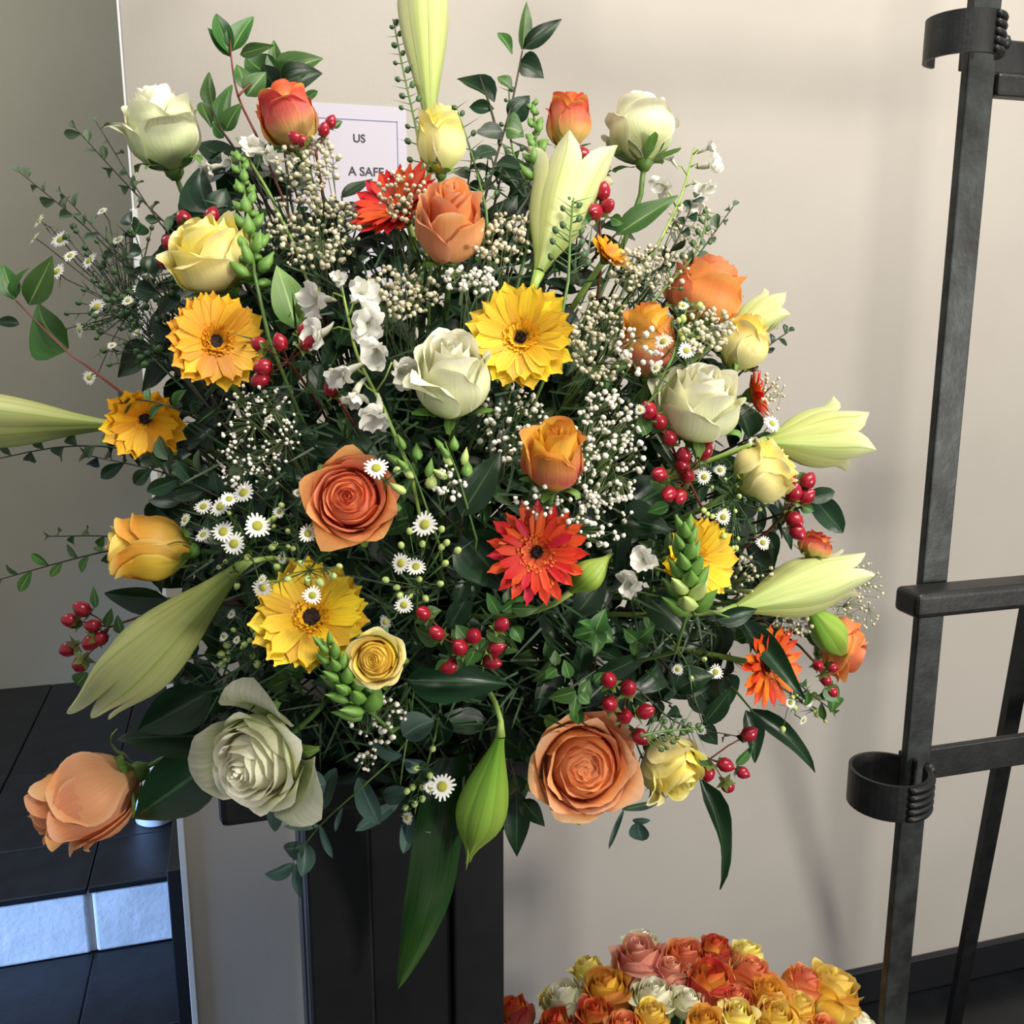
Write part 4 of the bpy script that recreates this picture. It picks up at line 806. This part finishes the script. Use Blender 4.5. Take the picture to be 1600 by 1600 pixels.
# ---- budded dark stems
def bud_stem(label, path, n, s=11, dz=0., mat='bud_dark', side=24, group='budded stems', heart=True):
    pts = [P3(p[0], p[1], dz) for p in path]; O = pts[0]; root = thing('budded_stem', label, 'foliage', O, None, group)
    stem_part(root, pts, .0016, .0008, 'stem', 12, heart); c = spline(pts, 40); mb = MB(); nb = MB()
    n = int(n*.75); s *= .72; side *= 1.35
    for i in range(n):
        t = .08+.92*i/(n-1); k = min(int(t*39), 38); tg = (c[k+1]-c[k]).normalized(); sd = tg.cross(CF).normalized()*(1 if i % 2 else -1)
        L = side/FOC*.9*(1.15-t)*rnd.uniform(.6, 1.2); p = c[k]+(sd*.75+tg*.7-CF*rnd.uniform(-.4, .4))*L; sz = s/FOC*.9*rnd.uniform(.8, 1.2)
        obj('bud', BUD[mat], root, Matrix.Translation(p-O) @ frame_z(tg+sd*.5).to_4x4() @ Matrix.Diagonal((sz, sz, sz*1.4, 1))); mb.tube([c[k]-O, p-O], .0006, 3)
        d = (sd*rnd.choice((-1, 1))+tg*.3-CF*rnd.uniform(-.5, .5)).normalized(); q = c[k]; w = tg*.0009; l2 = rnd.uniform(.012, .026); nb.add(([q-w-O, q+w-O, q+d*l2+tg*l2*.3-O], [(0, 1, 2)]))
    obj('stalks', mb.mesh('stalks', M['stem']), root); o = obj('needle_leaves', nb.mesh('needle_leaves', M['needle'], False), root); o['kind'] = 'stuff'
bud_stem('dark budded stem beside the tall lily bud at the top', [(665, 290), (650, 200), (632, 120), (614, 30)], 26, 13, dz=-.005)
bud_stem('dark budded stem in front of the opening upper lily', [(888, 440), (892, 360), (900, 270)], 22, 12, dz=-.035)
bud_stem('budded stem at the upper right of the slim yellow rose bud', [(760, 330), (740, 250), (712, 165)], 14, 11, dz=.02)
bud_stem('budded stem poking up right of the veiled rose bud', [(1050, 560), (1065, 510), (1075, 472)], 14, 11, dz=-.03)
bud_stem('budded stem lying over the low yellow rose at right', [(1000, 1150), (1040, 1142), (1095, 1138)], 20, 10, dz=-.04, mat='bud_dark', heart=False)
bud_stem('budded stem among the white gypsophila at upper right', [(1030, 460), (1090, 390), (1105, 330)], 16, 12, dz=.0)
bud_stem('budded stem rising beside the white larkspur right of the top', [(830, 300), (800, 230), (795, 120)], 16, 10, dz=.015)

# ---- snapdragon spikes
def snap_bud():
    V, F = lathe_data([(0, -.5), (.26, -.42), (.42, -.15), (.36, .18), (.16, .52), (.0, .8)], 9); V = [(x*(1+.22*math.cos(2*math.atan2(y, x))), y*.85, z) for x, y, z in V]
    return {k: mesh('bud', V, F, M[k]) for k in ('bud_green', 'bud_pale')}
SNAP = snap_bud()
def snapdragon(label, path, n, s0, s1, wpx, dz=-.02, pale=0., r0=.002):
    pts = [P3(p[0], p[1], dz) for p in path]; O = pts[0]; root = thing('snapdragon_spike', label, 'snapdragon', O, None, 'snapdragon spikes'); stem_part(root, pts, r0, r0*.5, 'stem', 12); c = spline(pts, 40)
    for i in range(n):
        t = i/(n-1); k = min(int(t*39), 38); tg = (c[k+1]-c[k]).normalized(); a = i*2.4; x = tg.orthogonal().normalized(); y = tg.cross(x); out = x*math.cos(a)+y*math.sin(a)
        s = (s0+(s1-s0)*t)/FOC*.88; p = c[k]+out*(wpx*.5/FOC*.85*(1-.65*t)); d = out*(.9-.6*t)+tg
        obj('bud', SNAP['bud_pale' if rnd.random() < pale*(1-t) else 'bud_green'], root, Matrix.Translation(p-O) @ frame_z(d).to_4x4() @ Matrix.Diagonal((s, s, s*1.25, 1)))
snapdragon('green snapdragon spike behind the pale yellow rose', [(398, 430), (388, 340), (372, 235)], 34, 26, 13, 44, dz=-.005)
snapdragon('green snapdragon spike between yellow gerbera and small yellow rose', [(570, 1105), (535, 1060), (504, 998)], 28, 30, 14, 48, dz=-.045)
snapdragon('green snapdragon spike in front of the right yellow gerbera', [(1078, 945), (1074, 890), (1070, 815)], 28, 34, 17, 46, dz=-.05, pale=.7)
snapdragon('green snapdragon spike left of the small red rose bud', [(838, 280), (838, 220), (832, 160)], 22, 22, 11, 34, dz=.0)
snapdragon('little pale green bud cluster in the dark right of the coral rose', [(655, 760), (640, 725), (618, 690)], 9, 18, 14, 60, dz=-.01, pale=.9, r0=.0011)
snapdragon('little green bud cluster right of the coral rose below the ivory rose', [(715, 740), (705, 715), (695, 690)], 7, 17, 13, 50, dz=-.01, pale=.6, r0=.0011)

# ---- larkspur
def lark_petal(seed):
    rs = random.Random(seed); nu, nv = 6, 6; V = []; P = []
    for j in range(nv):
        t = j/(nv-1)
        for i in range(nu):
            u = -1+2*i/(nu-1); w = .25*math.sin(PI*(.08+.68*t))**.9; V.append((u*w, t*.55*(1-.14*u*u+.06*math.sin(u*5+seed)), .16*t-.14*t*t+.05*u*u*(1-t)+.05*math.sin(u*4.5+seed*1.7)*t+.05*math.sin(t*6+seed))); P.append((u, t, 0))
    return mesh('petal', V, grid_faces(nu, nv), M['white_petal'], P)
LARK = [lark_petal(s) for s in range(5)]
V, F = tube_data([(0, 0, .02), (0, .02, -.25), (0, .09, -.5), (0, .17, -.68)], [.12, .1, .06, .02], 7); SPUR = mesh('spur', V, F, M['white_petal'], [(0, .2, 0)]*len(V))
def larkspur(label, path, flowers, dz=-.02):
    pts = [P3(p[0], p[1], dz+.02) for p in path]; O = pts[0]; root = thing('larkspur_spike', label, 'larkspur', O, None, 'white larkspur spikes'); stem_part(root, pts, .0018, .001, 'stem_pale', 12); c = spline(pts, 20); mb = MB()
    for (x, y, s, fx, fy, fz) in flowers:
        p = P3(x, y, dz+rnd.uniform(-.006, .006)); sz = s*dome(x, y)/FOC; f = dirw(fx, fy, fz); R4 = Matrix.Translation(p-O) @ frame_z(f, rnd.uniform(0, 6)).to_4x4() @ Matrix.Diagonal((sz, sz, sz, 1))
        fl_ = bpy.data.objects.new('floret', SPUR); COL.objects.link(fl_); fl_.parent = root; fl_.matrix_basis = R4
        for k in range(5): obj('petal', LARK[(k+int(x)) % 5], fl_, Matrix.Rotation(2*PI*k/5+rnd.uniform(-.15, .15), 4, 'Z') @ Matrix.Rotation(rnd.uniform(.25, 1.1), 4, 'X') @ Matrix.Rotation(rnd.uniform(-.4, .4), 4, 'Y'))
        q = min(c, key=lambda v: (v-p).length); mb.tube([p-f*sz*.5-O, p.lerp(q, .6)+CU*.004-O, q-O], .0009, 4)
    obj('stalks', mb.mesh('stalks', M['stem_pale']), root)
larkspur('white larkspur spike in the upper middle left of the ivory rose', [(600, 640), (560, 560), (545, 500), (530, 430)],
 [(497, 468, 62, -.6, -.3, .7), (563, 462, 60, .3, .1, 1), (570, 505, 66, .2, -.2, 1), (500, 522, 58, -.5, -.4, .8), (588, 550, 68, .1, -.3, 1), (540, 582, 62, -.5, -.5, .8), (625, 578, 60, .5, -.5, .7), (590, 645, 66, -.1, -.6, .8), (556, 612, 52, -.2, -.8, .5), (530, 440, 34, 0, .4, 1)])
larkspur('pale larkspur bells under the red and yellow rose bud at top left', [(420, 300), (390, 250), (370, 215)], [(390, 232, 44, .6, 0, .7), (330, 262, 40, -.6, -.5, .5), (360, 250, 30, -.5, -.3, .6), (415, 240, 36, .7, -.2, .4)], dz=.0)
larkspur('white larkspur florets on a thin stem at upper right over the wall', [(1050, 340), (1070, 290), (1085, 230)], [(1108, 258, 44, .6, 0, .6), (1035, 290, 44, -.3, -.3, .8), (1098, 292, 44, .5, -.4, .7), (1105, 232, 28, .7, .2, .4), (1078, 320, 40, 0, -.4, .8), (1050, 250, 26, -.4, .4, .4)], dz=.01)
larkspur('two greenish white larkspur florets left of the green snapdragon', [(1060, 900), (1030, 890), (1005, 880)], [(1004, 876, 54, -.2, .2, 1), (988, 908, 62, -.3, -.3, 1)], dz=-.01)

# ---- baby's breath
ICO_V = []; ICO_F = [(0, 11, 5), (0, 5, 1), (0, 1, 7), (0, 7, 10), (0, 10, 11), (1, 5, 9), (5, 11, 4), (11, 10, 2), (10, 7, 6), (7, 1, 8), (3, 9, 4), (3, 4, 2), (3, 2, 6), (3, 6, 8), (3, 8, 9), (4, 9, 5), (2, 4, 11), (6, 2, 10), (8, 6, 7), (9, 8, 1)]
ph = (1+5**.5)/2
for v in ((-1, ph, 0), (1, ph, 0), (-1, -ph, 0), (1, -ph, 0), (0, -1, ph), (0, 1, ph), (0, -1, -ph), (0, 1, -ph), (ph, 0, -1), (ph, 0, 1), (-ph, 0, -1), (-ph, 0, 1)): ICO_V.append(Vector(v).normalized())
def gyp(label, cx, cy, rx, ry, n, s=8, dz=-.01, base=None, mat='gyp', thick=.03):
    bx, by = base if base else (cx*.7+690*.3, cy*.7+1000*.3); O = P3(cx, cy, .06); root = thing('babys_breath_spray', label, "baby's breath", O, None, "baby's breath sprays")
    fb = MB(); sb = MB(); b0 = at(bx, by, dome(cx, cy)+.07)
    hubs = []
    for k in range(max(3, n//9)):
        a = rnd.uniform(0, 6.28); q = math.sqrt(rnd.random())*.75; h = P3(cx+rx*q*math.cos(a), cy+ry*q*math.sin(a), dz+.018+rnd.uniform(0, thick)); hubs.append(h)
        m_ = b0.lerp(h, .5)+Vector((rnd.uniform(-.01, .01), 0, rnd.uniform(-.01, .01))); sb.tube([b0-O, m_-O, h-O], .00055, 3)
    for k in range(n):
        a = rnd.uniform(0, 6.28); q = math.sqrt(rnd.random()); x, y = cx+rx*q*math.cos(a), cy+ry*q*math.sin(a); p = P3(x, y, dz+rnd.uniform(-.5, 1)*thick)
        r = s*rnd.uniform(.5, 1.1)/2*dome(x, y)/FOC; j = Matrix.Rotation(rnd.uniform(0, 6), 3, 'X') @ Matrix.Rotation(rnd.uniform(0, 6), 3, 'Z')
        fb.add(([p-O+(j @ v)*r*rnd.uniform(.8, 1.2) for v in ICO_V], ICO_F))
        h = min(hubs, key=lambda v: (v-p).length); sb.tube([p-O, p.lerp(h, .5)+CF*.002-O, h-O], .00028, 3)
    o = obj('florets', fb.mesh('florets', M[mat]), root); o['kind'] = 'stuff'; o = obj('stems', sb.mesh('stems', M['gyp_stem']), root); o['kind'] = 'stuff'
G = [
 ("cream baby's breath below the red and yellow rose bud at the top", 482, 255, 52, 48, 120, 10, .0, 'gyp_dry'),
 ("cream baby's breath over the scarlet gerbera behind the apricot rose", 628, 305, 40, 40, 70, 9, -.02, 'gyp_dry'),
 ("cream baby's breath in the shade left of the scarlet gerbera", 490, 360, 75, 62, 190, 10, .02, 'gyp_dry'),
 ("cream baby's breath above the white larkspur", 620, 455, 66, 42, 130, 10, .0, 'gyp_dry'),
 ("dense white baby's breath at the foot of the apricot rose", 738, 436, 44, 22, 60, 10, -.03, 'gyp'),
 ("cream baby's breath right of the apricot rose", 785, 372, 50, 42, 100, 10, -.01, 'gyp_dry'),
 ("fine white baby's breath left of the middle over the dark gap", 405, 670, 66, 72, 120, 7, -.01, 'gyp'),
 ("fine white baby's breath beside the left daisies", 395, 735, 50, 40, 50, 7, -.01, 'gyp'),
 ("dense white baby's breath right of the red flushed rose", 950, 700, 58, 95, 200, 10, -.015, 'gyp'),
 ("white baby's breath between the ivory rose and the red flushed rose", 800, 665, 55, 60, 100, 10, .01, 'gyp'),
 ("white baby's breath under the red flushed rose", 930, 810, 62, 45, 70, 10, -.01, 'gyp'),
 ("cream baby's breath right of the bright yellow gerbera", 940, 530, 52, 75, 150, 10, .0, 'gyp_dry'),
 ("cream baby's breath above the veiled rose bud at right", 1015, 420, 66, 36, 120, 9, .0, 'gyp_dry'),
 ("white baby's breath veiling the yellow and pink rose bud", 1000, 548, 36, 40, 30, 10, -.06, 'gyp'),
 ("cream baby's breath between coral rose and large ivory rose", 1105, 515, 42, 36, 80, 10, -.04, 'gyp_dry'),
 ("fine white baby's breath below the small yellow rose", 590, 1125, 45, 38, 46, 9, -.02, 'gyp'),
 ("sparse baby's breath tips above the eucalyptus", 575, 1185, 22, 18, 14, 8, -.01, 'gyp'),
 ("fine baby's breath beyond the lower right lily against the wall", 1340, 930, 42, 58, 90, 6, .03, 'gyp_dry'),
 ("baby's breath below the lower right lily", 1240, 970, 32, 30, 60, 9, .0, 'gyp_dry'),
 ("fine baby's breath at the upper right rim", 1080, 350, 40, 36, 70, 8, .02, 'gyp_dry'),
 ("little baby's breath tuft right of the coral rose", 700, 755, 30, 30, 28, 9, -.02, 'gyp'),
 ("baby's breath along the right rim beside the scarlet petals", 1205, 615, 22, 34, 40, 7, .02, 'gyp_dry'),
 ("sparse baby's breath under the low yellow rose", 1030, 1235, 30, 22, 22, 6, .03, 'gyp'),
 ("baby's breath tuft over the scarlet gerbera", 850, 785, 50, 25, 26, 9, -.03, 'gyp'),
 ("baby's breath left of the right yellow gerbera's leaves", 1170, 905, 40, 40, 50, 8, .02, 'gyp_dry'),
]
for (lab, cx, cy, rx, ry, n, s, dz, mt) in G: gyp(lab, cx, cy, rx, ry, n, s, dz, None, mt)

# ---- dense inner foliage
POLY = [(350, 230), (430, 250), (500, 290), (640, 300), (760, 210), (830, 190), (870, 300), (960, 340), (1050, 360), (1120, 470), (1170, 590), (1190, 690), (1240, 800), (1240, 900), (1230, 1000), (1200, 1090), (1070, 1110), (990, 1140), (830, 1260), (700, 1290), (560, 1260), (440, 1230), (330, 1170), (230, 1130), (290, 1000), (240, 900), (230, 770), (250, 690), (210, 560), (170, 430), (250, 330)]
def inside(x, y):
    c = False
    for i in range(len(POLY)):
        (x1, y1), (x2, y2) = POLY[i-1], POLY[i]
        if (y1 > y) != (y2 > y) and x < (x2-x1)*(y-y1)/(y2-y1)+x1: c = not c
    return c
r2 = random.Random(21); pts2 = []
while len(pts2) < 205:
    best = None
    for _ in range(8):
        while True:
            q = (r2.uniform(150, 1260), r2.uniform(190, 1300))
            if inside(*q): break
        dmin = min([(q[0]-p[0])**2+(q[1]-p[1])**2 for p in pts2] or [1e9])
        if best is None or dmin > best[0]: best = (dmin, q)
    pts2.append(best[1])
LOOK = {'salal': 'broad dark leaves', 'broad_dark': 'pointed dark leaves', 'small_dark': 'small dark leaves', 'hyp': 'short mid green leaves'}
def where(x, y):
    v = 'upper' if y < 520 else ('lower' if y > 900 else 'middle'); h = 'left' if x < 520 else ('right' if x > 900 else 'centre')
    return 'very centre' if (v, h) == ('middle', 'centre') else v+' '+h
KINDS = [('salal', 80, 5), ('broad_dark', 66, 6), ('small_dark', 46, 8), ('salal', 90, 4), ('broad_dark', 60, 7), ('hyp', 46, 6)]
for i, (x, y) in enumerate(pts2):
    key, sz, n = KINDS[r2.randrange(6)]
    dd = .045+.10*r2.random(); tip = at(x, y, dome(x, y)+dd); out = (tip-HEART).normalized(); L = .03+.03*r2.random(); b = tip-out*L
    root = thing('inner_foliage_sprig', 'sprig of '+LOOK[key]+' between the flowers in the '+where(x, y)+' of the bouquet', 'foliage', b, None, 'inner foliage sprigs')
    e = HEART+(b-HEART)*.3; obj('stem', mesh('stem', *tube_data([e-b, Vector((0, 0, 0)), tip-b], [.0016, .0014, .0008], 5), M['stem_dark']), root)
    for k in range(n):
        t = (k+.6)/n; p = b.lerp(tip, t); a = k*2.4+r2.random(); xx = out.orthogonal().normalized(); yy = out.cross(xx); d = (xx*math.cos(a)+yy*math.sin(a))*1.0+out*.35; d -= (-CF)*max(0, d.dot(-CF))*.6
        put_leaf(root, key, p, d, -CF*.8+out+Vector((r2.uniform(-.6, .6),)*3), sz/FOC*.88*r2.uniform(.75, 1.15))
for i in range(90):
    while True:
        x, y = r2.uniform(170, 1240), r2.uniform(200, 1280)
        if inside(x, y): break
    tip = at(x, y, dome(x, y)+.13+.09*r2.random()); out = (tip-HEART).normalized(); b = tip-out*.03
    root = thing('inner_foliage_sprig', 'large deeply shaded leaves furthest back in the '+where(x, y)+' of the bouquet', 'foliage', b, None, 'inner foliage sprigs')
    obj('stem', mesh('stem', *tube_data([HEART+(b-HEART)*.4-b, Vector((0, 0, 0)), tip-b], [.0016, .0014, .0008], 5), M['stem_dark']), root)
    for k in range(4):
        a = k*1.6+r2.random(); d = CR*math.cos(a)+CU*math.sin(a)+CF*.2; put_leaf(root, 'salal', b.lerp(tip, k/3), d, -CF+Vector((r2.uniform(-.4, .4),)*3), .062*r2.uniform(.8, 1.2))
nb = MB(); O = HEART
PIN = [(690+(x-690)*.86, 740+(y-740)*.86) for x, y in POLY]; POLY = PIN
for k in range(2600):
    while True:
        x, y = r2.uniform(150, 1260), r2.uniform(190, 1300)
        if inside(x, y): break
    p = at(x, y, dome(x, y)+r2.uniform(.03, .16)); out = (p-HEART).normalized(); d = (out*.7+Vector((r2.uniform(-1, 1), r2.uniform(-1, 1), r2.uniform(-1, 1)))).normalized(); L = r2.uniform(.02, .05); w = d.cross(-CF+out*.3).normalized()*.0012
    nb.add(([p-w-O, p+w-O, p+d*L*.6+w*.8-O, p+d*L-O, p+d*L*.6-w*.8-O], [(0, 1, 2, 3, 4)]))
o = obj('needle_foliage', nb.mesh('needle_foliage', M['needle'], False)); o.location = O
tag(o, 'dense dark needle foliage filling the inside of the bouquet', 'foliage', None, 'stuff')

# ================================================================== SECOND BUNCH OF ROSES, LOW AT THE RIGHT
BC = at(1075, 1640, 1.36); HB = BC - Vector((0, 0, .12))
bz = HB.z
V, F = lathe_data([(0, 0), (.10, 0), (.105, .01), (.14, bz-.02), (.147, bz-.01), (.147, bz), (.138, bz), (.10, .03), (0, .03)], 32)
bk = obj('flower_bucket', mesh('flower_bucket', V, F, M['zinc'])); bk.location = (BC.x, BC.y, 0)
tag(bk, 'tall grey metal bucket holding the low bunch of mixed roses', 'bucket')
LOW = [
 (1000, 1512, 74, (-.1, .8, .4), 'half', 'pink', 'tall salmon pink rose at the left of the top of the low bunch'),
 (1002, 1480, 54, (.1, .9, -.2), 'half', 'white', 'white rose peeping over the salmon pink rose of the low bunch'),
 (920, 1522, 44, (-.3, .9, .1), 'bud', 'yellow', 'pale yellow rosebud at the upper left of the low bunch'),
 (950, 1558, 66, (-.15, .75, .5), 'bud', 'bi', 'red flushed golden rose left of the ivory rose in the low bunch'),
 (885, 1568, 66, (-.4, .8, .2), 'half', 'white', 'white rose at the left shoulder of the low bunch'),
 (862, 1565, 34, (-.4, .8, .3), 'bud', 'yellow', 'tiny yellow green bud on the left shoulder of the low bunch'),
 (808, 1588, 48, (-.4, .8, .2), 'bud', 'flame', 'red and yellow rose furthest left in the low bunch'),
 (1022, 1562, 66, (0, .7, .6), 'half', 'white', 'ivory rose in the centre front of the low bunch'),
 (1070, 1502, 64, (.05, .7, .5), 'half', 'coral', 'coral rose at the top middle of the low bunch'),
 (1048, 1528, 48, (.1, .8, .3), 'half', 'pink', 'pale pink rose between coral and ivory roses in the low bunch'),
 (1110, 1545, 66, (.05, .72, .6), 'bud', 'flame', 'red striped yellow rose in the middle front of the low bunch'),
 (1118, 1490, 44, (.0, .9, .2), 'bud', 'flame', 'yellow rose with red rim at the very top of the low bunch'),
 (1165, 1500, 48, (.1, .9, .1), 'bud', 'yellow', 'pale yellow rosebud at the top right of the low bunch'),
 (1172, 1528, 66, (.2, .7, .4), 'half', 'coral', 'coral rose right of the red striped rose in the low bunch'),
 (1150, 1568, 54, (.1, .6, .6), 'half', 'coral', 'small coral rose low at the right of the red striped rose'),
 (1196, 1562, 56, (.1, .6, .7), 'half', 'bi', 'golden rose right of centre in the low bunch'),
 (1256, 1540, 58, (.3, .75, .2), 'half', 'coral', 'coral rose behind the big yellow rose at the right of the low bunch'),
 (1298, 1560, 74, (.3, .75, .35), 'bud', 'amber', 'large amber yellow rose furthest right in the low bunch'),
 (1245, 1582, 50, (.2, .7, .5), 'half', 'amber', 'small yellow rose left of the large amber rose in the low bunch'),
 (1018, 1592, 46, (0, .6, .7), 'open', 'amber', 'little yellow rose at the bottom edge under the ivory rose'),
 (930, 1594, 52, (-.1, .6, .6), 'half', 'flame', 'red orange rose at the bottom edge left in the low bunch'),
 (1152, 1594, 50, (0, .6, .7), 'half', 'yellow', 'yellow green rose at the bottom edge in the low bunch'),
 (1075, 1570, 50, (.05, .75, .4), 'half', 'white', 'greenish white rose behind the red striped rose in the low bunch'),
 (1210, 1596, 56, (.1, .5, .8), 'open', 'amber', 'open golden rose at the bottom edge right in the low bunch'),
 (1345, 1604, 40, (.4, .7, .3), 'half', 'white', 'white rose tip at the bottom right of the low bunch'),
 (1100, 1606, 50, (0, .6, .7), 'half', 'bi', 'golden red rose cut by the bottom edge in the low bunch'),
 (975, 1610, 54, (0, .6, .7), 'half', 'coral', 'coral rose cut by the bottom edge in the low bunch'),
 (870, 1608, 50, (-.2, .6, .6), 'half', 'flame', 'orange yellow rose cut by the bottom edge at left in the low bunch'),
 (1290, 1618, 54, (.2, .6, .6), 'half', 'coral', 'coral rose cut by the bottom edge at right in the low bunch'),
]
MT = {k: (k+'_in', k+'_out', 'white_guard') for k in ('pink', 'white', 'yellow', 'bi', 'flame', 'coral', 'amber')}
for (x, y, dp, f, k, mt, lab) in LOW:
    f = (f[0], f[1]+.15, f[2]*.35); k = 'bud' if mt not in ('coral', 'white') else k
    dep = 1.30 + .10*((x-1075)/300)**2 - (y-1540)/900
    build_rose('rose', lab, x, y, dp*1.14, f, k, MT[mt], depth=dep, stem_to=HB, group='roses of the low bunch', hf=.95)
for i in range(26):
    a = r2.uniform(0, 6.28); q = math.sqrt(r2.random()); b = HB+Vector((.03*math.cos(a), .03*math.sin(a), .0)); tip = HB+Vector((.15*q*math.cos(a), .13*q*math.sin(a), .10*(1-.6*q*q)))
    root = thing('low_foliage_sprig', 'dark leaves between the roses of the low bunch', 'foliage', b, None, 'foliage of the low bunch'); obj('stem', mesh('stem', *tube_data([Vector((0, 0, -.05)), (tip-b)], .0016, 5), M['stem']), root)
    for k in range(4):
        d = Vector((r2.uniform(-1, 1), r2.uniform(-1, 1), .5)); put_leaf(root, 'broad_dark', tip, d, Vector((0, 0, 1)), .05*r2.uniform(.7, 1.2))
